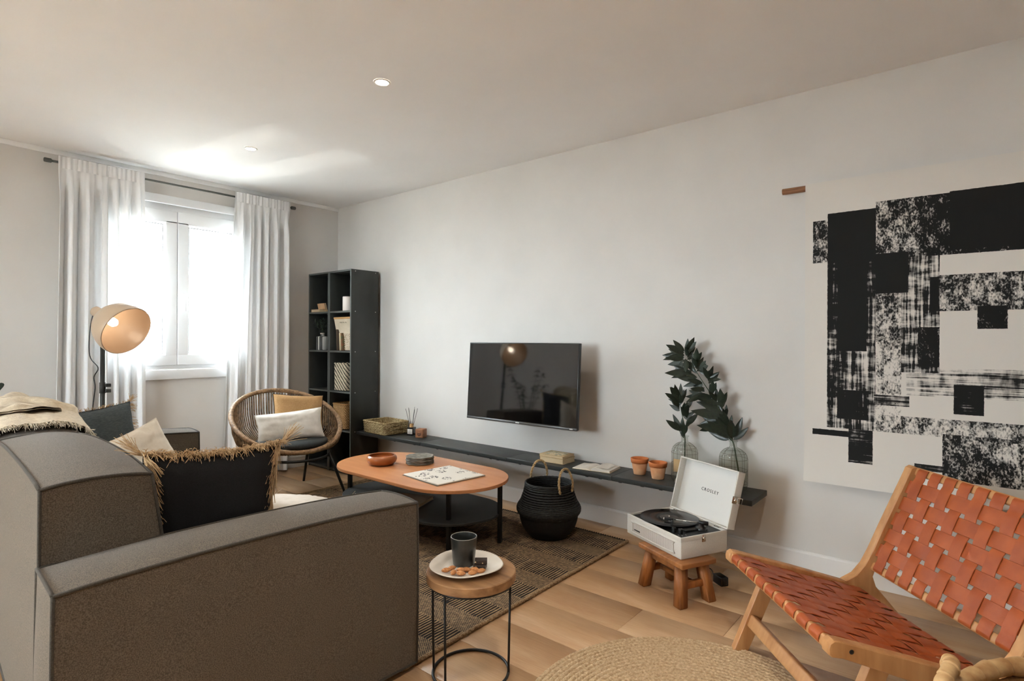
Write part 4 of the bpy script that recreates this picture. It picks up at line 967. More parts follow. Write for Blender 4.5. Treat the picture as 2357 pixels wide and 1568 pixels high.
# ================================================================== WALL HANGING
def art_material():
    m = bpy.data.materials.new('brushed_ink_print'); nt, N, L, P = nodes_of(m); P.inputs['Roughness'].default_value = 0.9
    tc = N.new('ShaderNodeTexCoord'); sp = N.new('ShaderNodeSeparateXYZ'); L.new(tc.outputs['Object'], sp.inputs[0])
    def math_(op, a, b=None, c=None):
        n = N.new('ShaderNodeMath'); n.operation = op
        for i, q in enumerate((a, b, c)):
            if q is None: continue
            if isinstance(q, (int, float)): n.inputs[i].default_value = q
            else: L.new(q, n.inputs[i])
        return n.outputs[0]
    cache = {}
    def noise(sx, sz, off, detail=3, scale=1.0):
        off = off % 2 if off != 9.0 else off; off = round(off)*3.1
        if (sx, sz, off) in cache: return cache[(sx, sz, off)]
        mp = N.new('ShaderNodeMapping'); mp.inputs['Scale'].default_value = (sx, 1, sz); mp.inputs['Location'].default_value = (off, off*0.7, off*1.3)
        L.new(tc.outputs['Object'], mp.inputs['Vector']); n = N.new('ShaderNodeTexNoise'); n.inputs['Scale'].default_value = scale; n.inputs['Detail'].default_value = detail; n.inputs['Roughness'].default_value = 0.6
        L.new(mp.outputs[0], n.inputs['Vector']); cache[(sx, sz, off)] = n.outputs['Fac']; return n.outputs['Fac']
    wob = noise(60, 60, 9.0, 2)
    X = math_('ADD', sp.outputs['X'], math_('MULTIPLY', math_('SUBTRACT', wob, 0.5), 0.005)); Z = math_('ADD', sp.outputs['Z'], math_('MULTIPLY', math_('SUBTRACT', wob, 0.5), 0.004))
    total = None
    # x0, x1, z0, z1 (room coordinates), threshold (lower = more solid), style, gradient along x, gradient along z
    R = [(-0.676, -0.607, 1.665, 1.888, 0.44, 's', -.6, 0), (-0.607, -0.392, 0.80, 1.915, 0.42, 'v', -0.25, 0.12), (-0.607, -0.392, 1.66, 1.92, 0.1, 'v', 0, 0), (-0.56, -0.43, 1.20, 1.70, 0.2, 'v', 0, 0), (-0.56, -0.42, 0.85, 1.0, 0.33, 'v', 0, 0),
         (-0.393, 0.60, 1.66, 1.95, 0.395, 's', 0.35, 0.05), (-0.1, 0.60, 1.68, 1.955, 0.15, 'h', 0, 0), (-0.394, -0.258, 1.49, 1.69, 0.2, 'v', 0, 0), (-0.391, -0.285, 0.87, 1.52, 0.53, 's', 0, 0.2), (-0.287, -0.136, 1.10, 1.70, 0.49, 'v', 0, -0.1), (-0.22, -0.136, 1.13, 1.32, 0.38, 's', 0, 0),
         (-0.174, -0.138, 1.396, 1.559, 0.12, 'v', 0, 0), (-0.138, 0.60, 1.395, 1.565, 0.48, 's', 0.12, 0), (0.002, 0.107, 1.31, 1.415, 0.36, 's', 0, 0), (-0.265, 0.60, 0.99, 1.125, 0.545, 'h', 0.18, 0), (-0.082, 0.027, 0.912, 1.05, 0.37, 'h', 0, 0), (-0.398, -0.252, 0.932, 0.984, 0.42, 'h', -0.2, 0),
         (-0.398, 0.60, 0.80, 0.885, 0.51, 's', 0.08, 0), (-0.123, 0.60, 0.60, 0.815, 0.47, 's', -0.2, 0), (-0.674, -0.5, 0.757, 0.787, 0.33, 'h', 0, 0), (-0.508, -0.402, 0.63, 0.80, 0.40, 'h', 0, 0), (-0.231, -0.068, 0.632, 0.662, 0.42, 'h', 0, 0)]
    for k, (x0, x1, z0, z1, th, st, gx, gz) in enumerate(R):
        mk = math_('MULTIPLY', math_('MULTIPLY', math_('GREATER_THAN', X, x0), math_('LESS_THAN', X, x1)), math_('MULTIPLY', math_('GREATER_THAN', Z, z0), math_('LESS_THAN', Z, z1)))
        if st == 'v': n1 = math_('ADD', math_('MULTIPLY', noise(110, 5, k*3.1), 0.55), math_('MULTIPLY', noise(12, 36, k*5.3+1), 0.45))
        elif st == 'h': n1 = math_('ADD', math_('MULTIPLY', noise(4, 150, k*3.1), 0.6), math_('MULTIPLY', noise(26, 10, k*5.3+1), 0.4))
        else: n1 = math_('ADD', math_('MULTIPLY', noise(150, 95, k*3.1), 0.5), math_('MULTIPLY', noise(30, 16, k*4.7+2), 0.5))
        if gx: n1 = math_('ADD', n1, math_('MULTIPLY', math_('SUBTRACT', sp.outputs['X'], (x0+min(x1, 0.2))/2), gx))
        if gz: n1 = math_('ADD', n1, math_('MULTIPLY', math_('SUBTRACT', sp.outputs['Z'], (z0+z1)/2), gz))
        g = N.new('ShaderNodeMapRange'); g.inputs['From Min'].default_value = th-0.08; g.inputs['From Max'].default_value = th+0.06; L.new(n1, g.inputs['Value'])
        q = math_('MULTIPLY', mk, g.outputs[0]); total = q if total is None else math_('MAXIMUM', total, q)
    mx = N.new('ShaderNodeMix'); mx.data_type = 'RGBA'; L.new(total, mx.inputs['Factor'])
    mx.inputs['A'].default_value = (*lin((222, 216, 208)), 1); mx.inputs['B'].default_value = (*lin((20, 20, 20)), 1)
    L.new(mx.outputs['Result'], P.inputs['Base Color'])
    return m
ART = art_material()
ar = thing('wall_hanging', 'large off-white canvas hanging with black brushed ink blocks', 'wall hanging', (0, 0, 0))
P_ = []; Q_ = []
for i in range(41):
    f = i/40; z = 2.092-1.587*f; yy = 3.343+0.010*math.sin(f*PI)*0.6-0.016*max(0, (f-0.86)/0.14)**2; row = []
    for j in range(41):
        x = -0.714+1.24*j/40; row.append(Vector((x, yy+0.003*math.sin(x*5+f*3), z)))
    P_.append(row); Q_.append([p+Vector((0, 0.0025, 0)) for p in row][::-1])
mb = B().grid(P_[::-1]); mb.grid(Q_[::-1]); mb.build('canvas', ART, ar)
ROD = M('brown_wood_dowel', (150, 98, 58), (122, 76, 42), scale=12, stretch=(1, 10, 10), rough=0.55)
B().tube([(-0.832, 3.362, 2.075), (0.66, 3.362, 2.075)], 0.0165, 14).build('hanging_rod', ROD, ar)
# ================================================================== RUGS
def rug_material():
    m = bpy.data.materials.new('flatweave_jute'); nt, N, L, P = nodes_of(m); P.inputs['Roughness'].default_value = 0.95
    tc = N.new('ShaderNodeTexCoord'); sp = N.new('ShaderNodeSeparateXYZ'); L.new(tc.outputs['Object'], sp.inputs[0])
    def mth(op, a, b=None):
        n = N.new('ShaderNodeMath'); n.operation = op
        for i, q in enumerate((a, b)):
            if q is None: continue
            if isinstance(q, (int, float)): n.inputs[i].default_value = q
            else: L.new(q, n.inputs[i])
        return n.outputs[0]
    def noise(sx, sy, sc=1.0, d=3):
        mp = N.new('ShaderNodeMapping'); mp.inputs['Scale'].default_value = (sx, sy, 1); L.new(tc.outputs['Object'], mp.inputs['Vector'])
        n = N.new('ShaderNodeTexNoise'); n.inputs['Scale'].default_value = sc; n.inputs['Detail'].default_value = d; L.new(mp.outputs[0], n.inputs['Vector']); return n.outputs['Fac']
    band = mth('LESS_THAN', mth('SINE', mth('MULTIPLY', sp.outputs['Y'], 2*PI/RUG_BAND)), 0.0)
    rib = mth('SINE', mth('MULTIPLY', sp.outputs['X'], 2*PI/RUG_RIB))
    gate = mth('GREATER_THAN', mth('ADD', rib, mth('MULTIPLY', mth('SUBTRACT', noise(22, 11), 0.5), 3.6)), -0.25)
    dn = mth('GREATER_THAN', mth('ADD', mth('MULTIPLY', mth('SINE', mth('MULTIPLY', sp.outputs['Y'], 2*PI/0.0095)), mth('SINE', mth('MULTIPLY', sp.outputs['X'], 2*PI/0.0145))), mth('MULTIPLY', mth('SUBTRACT', noise(60, 60), 0.5), 2.0)), -0.08)
    dark = mth('ADD', mth('MULTIPLY', band, gate), mth('MULTIPLY', mth('SUBTRACT', 1.0, band), mth('MULTIPLY', dn, 0.9)))
    mx0 = N.new('ShaderNodeMix'); mx0.data_type = 'RGBA'; L.new(noise(90, 25), mx0.inputs['Factor'])
    mx0.inputs['A'].default_value = (*lin((190, 162, 124)), 1); mx0.inputs['B'].default_value = (*lin((132, 102, 70)), 1)
    mx = N.new('ShaderNodeMix'); mx.data_type = 'RGBA'; L.new(dark, mx.inputs['Factor']); L.new(mx0.outputs['Result'], mx.inputs['A']); mx.inputs['B'].default_value = (*lin((34, 31, 30)), 1)
    L.new(mx.outputs['Result'], P.inputs['Base Color'])
    b = N.new('ShaderNodeBump'); b.inputs['Strength'].default_value = 0.6; b.inputs['Distance'].default_value = 0.003
    L.new(noise(220, 110), b.inputs['Height']); L.new(b.outputs[0], P.inputs['Normal'])
    return m
RUG_BAND, RUG_RIB = 0.272, 0.0165
RX0, RX1, RY0, RY1 = -4.17, -1.663, 1.375, 3.155
RUGM = rug_material()
rug = thing('area_rug', 'rectangular tan and black flatweave jute rug under the coffee table', 'rug', ((RX0+RX1)/2, (RY0+RY1)/2, 0))
nx = int((RX1-RX0)/RUG_RIB*4); ny = 78; P_ = []
for j in range(ny+1):
    y = (RY0-RY1)/2+(RY1-RY0)*j/ny; bs = math.sin(y*2*PI/RUG_BAND) < 0; row = []
    for i in range(nx+1):
        x = (RX0-RX1)/2+(RX1-RX0)*i/nx; s_ = math.sin(x*2*PI/RUG_RIB)
        row.append((x, y, 0.0085+(0.0026*-s_ if bs else 0.0012*math.sin(x*2*PI/RUG_RIB+j*PI))+0.0012*mnoise.noise(Vector((x*9, y*9, 0)))))
    P_.append(row)
P_ = [[Vector((x, y, 0.001)) for x, y, z in P_[0]]]+[[Vector(p) for p in r] for r in P_]+[[Vector((x, y, 0.001)) for x, y, z in P_[-1]]]
B().grid([r[::-1] for r in P_][::-1] if False else [r for r in P_][::-1]).build('weave', RUGM, rug)
BIND = M('jute_binding', (176, 150, 116), (130, 104, 74), scale=120, rough=0.95, bump=0.5, bscale=200)
for x in ((RX0-RX1)/2, (RX1-RX0)/2):
    mb = B(); rope(mb, [(x, (RY0-RY1)/2+(RY1-RY0)*i/420, 0.0085) for i in range(421)], 0.0095, 115, n=6); mb.build('edge_binding', BIND, rug)
lo = B()
for yy in ((RY0-RY1)/2, (RY1-RY0)/2):
    for i in range(150):
        x = (RX0-RX1)/2+(RX1-RX0)*(i+0.5)/150; s_ = 1 if yy > 0 else -1
        lo.tube([(x-0.006, yy-0.004*s_, 0.008), (x, yy+0.008*s_, 0.009), (x+0.006, yy-0.004*s_, 0.007)], 0.0036, 5)
lo.build('end_loops', M('black_yarn', (30, 28, 27), rough=0.95), rug, kind='stuff')
# round braided jute rug
JUTE = M('braided_jute', (216, 190, 152), (172, 142, 106), scale=95, rough=0.95, bump=0.7, bscale=160, lo=0.3, hi=0.68)
jr = thing('round_rug', 'round braided jute rug under the leather armchair', 'rug', (-0.65, 1.755, 0))
NR = 30; mb = B()
for k in range(NR):
    rr = 0.012+0.0199*k; n = max(14, int(2*PI*rr/0.0085)); P_ = []
    for i in range(n):
        a = 2*PI*i/n; row = []
        for q, (dr, z) in enumerate(((-0.0099, 0.0062), (-0.0075, 0.0092), (-0.003, 0.0112), (0.003, 0.0112), (0.0075, 0.0092), (0.0099, 0.0062))):
            zz = z+0.0024*math.sin(PI*i+(q-2.5)*1.1)*(1 if q in (1, 2, 3, 4) else 0); row.append(Vector(((rr+dr)*math.cos(a), (rr+dr)*math.sin(a), zz)))
        P_.append(row)
    mb.grid(P_, closed_u=True)
mb.build('braid', JUTE, jr)
B().lathe([(NR*0.0199+0.002, 0.0008), (NR*0.0199, 0.004), (0.0001, 0.004)], 64).build('backing', JUTE, jr)

# ================================================================== COFFEE TABLE
TABLEWOOD = M('warm_cherry_veneer', (212, 148, 100), (198, 132, 84), scale=3.0, stretch=(1, 9, 9), rough=0.38, bump=0.03, bscale=20, coat=0.1, lo=0.25, hi=0.75)
DARKPANEL = M('dark_grey_panel', (44, 46, 45), rough=0.5)
ct = thing('coffee_table', 'oval wooden coffee table with dark lower shelf and black legs', 'coffee table', (-2.86, 2.508, 0))
B().prism(stadium(1.34, 0.69, 28), 0.372, 0.392, 0.003, 2).build('table_top', TABLEWOOD, ct)
B().prism(stadium(1.26, 0.62, 28), 0.175, 0.19, 0.002, 1).build('lower_shelf', DARKPANEL, ct)
for x, y, a in ((0.46, -0.165, 0.35), (0.61, 0.11, 0.35), (-0.46, 0.165, 0.35), (-0.61, -0.11, 0.35)):
    x *= 1.0; B().rbox(-0.011, 0.011, -0.016, 0.016, 0.0105, 0.372, 0.003, 2, m=Matrix.Translation((x, y*1.05, 0)) @ rot_z(a)).build('leg', BLACKMETAL, ct)
ap = B(); ap.rbox(-0.4, 0.4, -0.012, 0.012, 0.352, 0.371, 0.002, 1); ap.rbox(-0.012, 0.012, -0.2, 0.2, 0.352, 0.371, 0.002, 1, m=Matrix.Translation((0.5, 0, 0)) @ rot_z(-0.5)); ap.rbox(-0.012, 0.012, -0.2, 0.2, 0.352, 0.371, 0.002, 1, m=Matrix.Translation((-0.5, 0, 0)) @ rot_z(-0.5))
ap.build('under_frame', BLACKMETAL, ct)
TZ = 0.3925
BOWLW = M('acacia_bowl', (184, 112, 58), (148, 82, 40), scale=7, stretch=(1, 1, 3), rough=0.32, coat=0.25)
bo = B(); prof = [(0.0001, 0), (0.06, 0), (0.088, 0.012), (0.102, 0.034), (0.1, 0.052), (0.092, 0.063), (0.088, 0.0655), (0.083, 0.062), (0.09, 0.045), (0.088, 0.03), (0.07, 0.016), (0.0001, 0.012)]
bo.lathe([(p.x, p.y) for p in smooth_path([(a, b_, 0) for a, b_ in prof], 4)], 48, m=Matrix.Translation((-3.155, 2.43, TZ)))
tag(bo.build('wooden_bowl', BOWLW), 'round brown wooden bowl on the coffee table', 'bowl')
SLATE = M('grey_slate_dish', (140, 136, 126), (108, 104, 95), scale=30, rough=0.85, bump=0.5, bscale=60)
words = ('lowest', 'second from the bottom', 'third from the bottom', 'fourth from the bottom', 'topmost')
for k in range(5):
    wv = random.uniform(0, 6)
    def wob(p, a, k=k, wv=wv): q = 1+0.018*math.sin(3*a+wv)+0.012*math.sin(11*a+wv*2); return Vector((p.x*q, p.y*q, p.z+0.0012*math.sin(9*a+wv)))
    d = B().lathe([(0.0001, 0.0015), (0.088, 0.0015), (0.096, 0.004), (0.096, 0.0085), (0.09, 0.0105), (0.076, 0.008), (0.068, 0.0042), (0.0001, 0.0038)], 56, m=Matrix.Translation((-2.985+random.uniform(-.002, .002), 2.625+random.uniform(-.002, .002), TZ+0.0003+0.0105*k)) @ rot_z(k), fn=wob)
    tag(d.build('slate_dish', SLATE), f'rough grey slate dish on the coffee table, {words[k]} of five stacked', 'dish', 'stack of slate dishes')
def sketch_material():
    m = bpy.data.materials.new('printed_sketches'); nt, N, L, P = nodes_of(m); P.inputs['Roughness'].default_value = 0.8
    tc = N.new('ShaderNodeTexCoord')
    vo = N.new('ShaderNodeTexVoronoi'); vo.inputs['Scale'].default_value = 11; vo.inputs['Randomness'].default_value = 0.6; L.new(tc.outputs['Object'], vo.inputs['Vector'])
    n1 = N.new('ShaderNodeTexNoise'); n1.inputs['Scale'].default_value = 75; n1.inputs['Detail'].default_value = 3; L.new(tc.outputs['Object'], n1.inputs['Vector'])
    a = N.new('ShaderNodeMath'); a.operation = 'LESS_THAN'; a.inputs[1].default_value = 0.40; L.new(vo.outputs['Distance'], a.inputs[0])
    g = N.new('ShaderNodeMapRange'); g.inputs['From Min'].default_value = 0.5; g.inputs['From Max'].default_value = 0.58; L.new(n1.outputs['Fac'], g.inputs['Value'])
    q = N.new('ShaderNodeMath'); q.operation = 'MULTIPLY'; L.new(a.outputs[0], q.inputs[0]); L.new(g.outputs[0], q.inputs[1])
    mx = N.new('ShaderNodeMix'); mx.data_type = 'RGBA'; L.new(q.outputs[0], mx.inputs['Factor']); mx.inputs['A'].default_value = (*lin((232, 226, 216)), 1); mx.inputs['B'].default_value = (*lin((52, 48, 44)), 1)
    L.new(mx.outputs['Result'], P.inputs['Base Color']); return m
SKETCH = sketch_material()
# magazine: corners on the table (-2.772,2.317) (-2.777,2.688) (-2.406,2.645) (-2.41,2.264)
mg = thing('magazine', 'open white magazine with black ink sketches on the coffee table', 'magazine', (-2.592, 2.478, TZ), math.radians(-7))
GREYCARD = M('grey_card_cover', (112, 108, 98), rough=0.8)
B().rbox(-0.186, 0.186, -0.187, 0.187, 0.0003, 0.0022, 0.0006, 1).build('back_cover', GREYCARD, mg)
B().rbox(-0.183, 0.184, -0.18, 0.184, 0.0024, 0.0085, 0.0012, 1).build('page_block', PAPER, mg)
B().box(-0.176, 0.178, -0.174, 0.178, 0.0086, 0.0089).build('printed_page', SKETCH, mg)
bk2 = book('book', 'large pale book on the lower shelf of the coffee table', 0.30, 0.23, 0.022, M('pale_grey_cover', (196, 188, 176), rough=0.7), PAGES, Matrix.Translation((-2.98, 2.245, 0.1905)) @ rot_z(0.35) @ basis((0, 0, 0.022), (1, 0, 0), (0, 0, -1), (0, 1, 0)))

# ================================================================== BELLY BASKET
BLACKSEA = M('black_seagrass', (26, 27, 27), (44, 45, 44), scale=70, rough=0.7, bump=0.6, bscale=130)
BLACKFLAT = M('black_dyed_seagrass', (13, 13, 14), rough=0.85, bump=0.3, bscale=150)
ROPEM = M('straw_rope', (206, 178, 132), (150, 120, 80), scale=80, rough=0.9)
bbk = thing('belly_basket', 'black seagrass belly basket with two straw rope handles', 'basket', (-2.10, 2.925, 0.0115))
prof = [(0.0001, 0.0), (0.105, 0.0), (0.128, 0.010), (0.165, 0.06), (0.183, 0.11), (0.186, 0.145)]
B().lathe([(p.x, p.y) for p in smooth_path([(a, b_, 0) for a, b_ in prof], 5)], 64).build('lower_body', BLACKFLAT, bbk)
env = smooth_path([(0.186, 0.143, 0), (0.199, 0.165, 0), (0.196, 0.19, 0), (0.178, 0.22, 0), (0.163, 0.26, 0), (0.151, 0.305, 0), (0.147, 0.335, 0)], 6)
ub = B(); rows = 19
for k in range(rows):
    f = k/(rows-1)*(len(env)-1); i = min(int(f), len(env)-2); p = env[i].lerp(env[i+1], f-i)
    n = 72; ub.tube([(p.x*math.cos(2*PI*j/n), p.x*math.sin(2*PI*j/n), p.y+0.0006*math.sin(j*2+k)) for j in range(n)], [0.0062+0.0008*math.sin(j*PI+k) for j in range(n)], 6, closed=True)
ub.build('coiled_neck', BLACKSEA, bbk)
B().lathe([(p.x-0.004, p.y) for p in env][::-1]+[(0.17, 0.1), (0.12, 0.012), (0.0001, 0.01)], 48).build('inside', BLACKFLAT, bbk)
for ang in (math.radians(150), math.radians(-12)):
    c = Vector((0.147*math.cos(ang), 0.147*math.sin(ang), 0)); tn = Vector((-math.sin(ang), math.cos(ang), 0)); out = Vector((math.cos(ang), math.sin(ang), 0))
    hp = smooth_path([c-tn*0.05+Vector((0, 0, 0.30))+out*0.012, c-tn*0.058+Vector((0, 0, 0.36))+out*0.008, c-tn*0.035+Vector((0, 0, 0.425))-out*0.0, c+Vector((0, 0, 0.445))-out*0.0, c+tn*0.035+Vector((0, 0, 0.425)), c+tn*0.058+Vector((0, 0, 0.36))+out*0.008, c+tn*0.05+Vector((0, 0, 0.30))+out*0.012], 9)
    mb = B(); rope(mb, hp, 0.0075, 9); mb.build('handle', ROPEM, bbk)

# ================================================================== SIDE TABLE WITH SNACK PLATE
MANGO = M('mango_wood', (172, 130, 88), (124, 88, 56), scale=4.5, stretch=(1, 7, 7), rough=0.5, bump=0.08, bscale=20, lo=0.3, hi=0.7)
stb = thing('side_table', 'small round side table with wooden top and thin black wire legs', 'side table', (-1.466, 1.545, 0))
B().lathe([(0.0001, 0.352), (0.164, 0.352), (0.168, 0.356), (0.168, 0.383), (0.165, 0.386), (0.0001, 0.386)], 64).build('table_top', MANGO, stb, auto=35)
B().tube(circle_pts(0.155, 64, 0.347), 0.0052, 8, closed=True).build('top_ring', BLACKMETAL, stb)
B().tube(circle_pts(0.142, 64, 0.0056), 0.0052, 8, closed=True).build('base_ring', BLACKMETAL, stb)
for p in ((-0.108, -0.075), (0.118, 0.080), (0.01, -0.140)):
    v = Vector((p[0], p[1], 0)).normalized(); B().tube([(v.x*0.142, v.y*0.142, 0.008), (v.x*0.148, v.y*0.148, 0.348)], 0.0045, 8).build('leg', BLACKMETAL, stb)
PZ = 0.3865; pc = Vector((-1.487, 1.541, PZ))
PLATE = M('speckled_white_plate', (222, 214, 202), (208, 198, 184), scale=9, rough=0.35, coat=0.1)
def pw(p, a): q = 1+0.03*math.sin(3*a+0.6)+0.015*math.sin(5*a); return Vector((p.x*q, p.y*q, p.z+(0.0025*math.sin(2*a+1) if p.z > 0.012 else 0)))
prof = [(0.0001, 0.0005), (0.075, 0.0005), (0.1, 0.007), (0.134, 0.019), (0.136, 0.0215), (0.132, 0.0225), (0.1, 0.0125), (0.076, 0.007), (0.0001, 0.006)]
tag(B().lathe([(p.x, p.y) for p in smooth_path([(a, b_, 0) for a, b_ in prof], 3)], 64, m=Matrix.Translation(pc), fn=pw).build('plate', PLATE), 'uneven white ceramic plate on the small side table', 'plate')
MUG = M('dark_grey_stoneware', (40, 43, 42), (48, 51, 49), scale=9, rough=0.3, coat=0.2)
mug = thing('mug', 'dark grey handleless cup standing on the white plate', 'cup', pc+Vector((-0.024, 0.010, 0.0073)))
B().lathe([(0.0001, 0), (0.038, 0), (0.041, 0.003), (0.0505, 0.103), (0.050, 0.1055), (0.047, 0.105), (0.046, 0.1), (0.038, 0.01), (0.0001, 0.008)], 48).build('body', MUG, mug, auto=40)
B().tube(circle_pts(0.0488, 48, 0.1055), 0.0012, 6, closed=True).build('worn_rim', M('pale_glaze_rim', (170, 168, 160), rough=0.3), mug)
ALM = M('roasted_almond', (206, 146, 92), (176, 112, 62), scale=60, stretch=(1, 5, 5), rough=0.7, bump=0.3, bscale=120)
# screen-right at this spot is (0.77,0.64); towards the camera (0.64,-0.77)
rgt = Vector((0.772, 0.636, 0)); cam_ = Vector((0.636, -0.772, 0))
for k, (a, b_, rz, up) in enumerate(((-0.050, 0.052, 0.7, 0.006), (-0.068, 0.070, 0.3, 0.0), (-0.040, 0.088, 1.3, 0), (-0.014, 0.068, -0.1, 0.006), (-0.012, 0.098, -0.2, 0), (0.030, 0.088, 0.35, 0.0), (0.006, 0.050, -0.35, 0.0), (0.036, 0.054, -0.5, 0.002), (0.060, 0.072, 0.5, 0))):
    p = pc+rgt*a+cam_*b_+Vector((0, 0, 0.0152+up+max(0, (math.hypot(a, b_)-0.075)*0.25)))
    mb = B().lathe([(0.0001, -0.0185), (0.006, -0.0155), (0.0105, -0.006), (0.0108, 0.002), (0.008, 0.010), (0.003, 0.0165), (0.0001, 0.0185)], 14, sy=0.75, m=Matrix.Translation(p) @ rot_z(rz+0.69) @ Matrix.Rotation(PI/2, 4, 'Y') @ rot_z(PI/2))
    tag(mb.build('almond', ALM), 'brown almond in the pile on the white plate', 'almond', 'almonds on the plate')
CHOC = M('dark_chocolate', (46, 34, 28), (56, 42, 34), scale=40, rough=0.55)
NUT = M('hazelnut_piece', (214, 186, 140), rough=0.6)
for k, (a, b_, rz, z, lab) in enumerate(((0.052, 0.018, 0.55, 0.0075, 'dark chocolate chunk lying on the plate under another chunk'), (0.055, 0.010, 0.75, 0.0235, 'dark chocolate square lying on top of the other chunk'))):
    c = thing('chocolate', lab, 'chocolate', pc+rgt*a+cam_*b_+Vector((0, 0, z)), rz)
    B().prism([(-0.023, -0.015), (0.023, -0.016), (0.024, 0.014), (-0.022, 0.016)], 0, 0.0155, 0.002, 2).build('body', CHOC, c)
    nb = B()
    for q in range(2): nb.lathe([(0.0001, -0.0032), (0.0032, 0), (0.0001, 0.0032)], 8, m=Matrix.Translation((-0.012+0.026*q-0.008*k, -0.0155, 0.009-0.004*q)))
    nb.build('nut_pieces', NUT, c)

# ================================================================== STOOL
STOOLW = M('rustic_stool_wood', (178, 118, 66), (120, 72, 36), scale=5, stretch=(6, 1, 1), rough=0.5, bump=0.15, bscale=14, lo=0.3, hi=0.72)
STOOLV = M('rustic_stool_leg_wood', (184, 118, 62), (126, 74, 36), scale=5, stretch=(7, 7, 1), rough=0.5, bump=0.15, bscale=14, lo=0.3, hi=0.72)
sto = thing('stool', 'low rustic wooden stool carrying the record player', 'stool', (-1.15, 2.685, 0), math.radians(-26))
B().rbox(-0.165, 0.165, -0.105, 0.105, 0.186, 0.21, 0.006, 3).build('seat', STOOLW, sto)
for sx in (-1, 1):
    for sy in (-1, 1):
        top = Vector((sx*0.108, sy*0.062, 0.186)); ft = Vector((sx*0.135, sy*0.088, 0)); q = 0.025
        mb = B(); vs = []
        for c, s_ in ((ft, 1.0), (top, 0.95)):
            for dx, dy in ((-q, -q), (q, -q), (q, q), (-q, q)): vs.append(c+Vector((dx*s_, dy*s_, 0)))
        bm = bmesh.new(); bv = [bm.verts.new(v) for v in vs]
        for f in ((3, 2, 1, 0), (4, 5, 6, 7), (0, 1, 5, 4), (1, 2, 6, 5), (2, 3, 7, 6), (3, 0, 4, 7)): bm.faces.new([bv[i] for i in f])
        bmesh.ops.bevel(bm, geom=bm.edges[:], offset=0.004, segments=2, affect='EDGES'); mb.bm(bm); mb.build('leg', STOOLV, sto)
for sy in (-1, 1): B().rbox(-0.105, 0.105, sy*0.066-0.013, sy*0.066+0.013, 0.15, 0.187, 0.003, 1).build('apron', STOOLW, sto)
for sx in (-1, 1): B().rbox(sx*0.121-0.012, sx*0.121+0.012, -0.06, 0.06, 0.075, 0.107, 0.003, 1).build('stretcher', STOOLV, sto)
B().rbox(-0.11, 0.11, -0.012, 0.012, 0.08, 0.104, 0.003, 1).build('stretcher', STOOLW, sto)

# ================================================================== RECORD PLAYER
CREAM = M('cream_leatherette', (216, 212, 204), (208, 204, 196), scale=200, rough=0.6, bump=0.2, bscale=300)
CREAMIN = M('pale_grey_lining', (214, 211, 206), rough=0.7)
DECK = M('black_deck', (18, 18, 19), rough=0.5)
VINYL = None
def vinyl_material():
    m = bpy.data.materials.new('vinyl_grooves'); nt, N, L, P = nodes_of(m); P.inputs['Base Color'].default_value = (0.006, 0.006, 0.007, 1); P.inputs['Roughness'].default_value = 0.22
    P.inputs['Anisotropic'].default_value = 0.8
    tg = N.new('ShaderNodeTangent'); tg.direction_type = 'RADIAL'; tg.axis = 'Z'; L.new(tg.outputs[0], P.inputs['Tangent'])
    tc = N.new('ShaderNodeTexCoord'); wv = N.new('ShaderNodeTexWave'); wv.wave_type = 'RINGS'; wv.rings_direction = 'Z'; wv.inputs['Scale'].default_value = 90
    L.new(tc.outputs['Object'], wv.inputs['Vector']); b = N.new('ShaderNodeBump'); b.inputs['Strength'].default_value = 0.08; b.inputs['Distance'].default_value = 0.0005
    L.new(wv.outputs['Fac'], b.inputs['Height']); L.new(b.outputs[0], P.inputs['Normal']); return m
VINYL = vinyl_material()
RPZ = 0.2105; RPR = math.radians(-26); RPW, RPD, RPH = 0.424, 0.29, 0.104
rp = thing('record_player', 'cream suitcase record player with open lid on the wooden stool', 'record player', (-1.458, 2.760, RPZ), RPR)
RPM = Matrix.Translation((-1.458, 2.760, RPZ)) @ rot_z(RPR)
cs = B(); cs.rbox(0, RPW, 0, RPD, 0, RPH-0.016, 0.004, 2)
t_ = 0.008
for p in ((0, RPW, 0, t_), (0, RPW, RPD-t_, RPD), (0, t_, 0, RPD), (RPW-t_, RPW, 0, RPD)): cs.rbox(p[0], p[1], p[2], p[3], RPH-0.024, RPH, 0.0025, 2)
cs.build('case', CREAM, rp)
B().box(t_, RPW-t_, t_, RPD-t_, RPH-0.016, RPH-0.011).build('deck', DECK, rp)
gr = B()
gx0, gx1, gz0, gz1 = 0.055, RPW-0.055, 0.018, RPH-0.03
gr.prism([(gx0+0.012*(math.cos(a)), gz0+0.012*math.sin(a)) for a in ()] or [(gx0, gz0+0.01), (gx0+0.003, gz0+0.003), (gx0+0.01, gz0), (gx1-0.01, gz0), (gx1-0.003, gz0+0.003), (gx1, gz0+0.01), (gx1, gz1-0.01), (gx1-0.003, gz1-0.003), (gx1-0.01, gz1), (gx0+0.01, gz1), (gx0+0.003, gz1-0.003), (gx0, gz1-0.01)], -0.0006, 0.003, 0, m=basis((0, 0, 0), (1, 0, 0), (0, 0, 1), (0, -1, 0)))
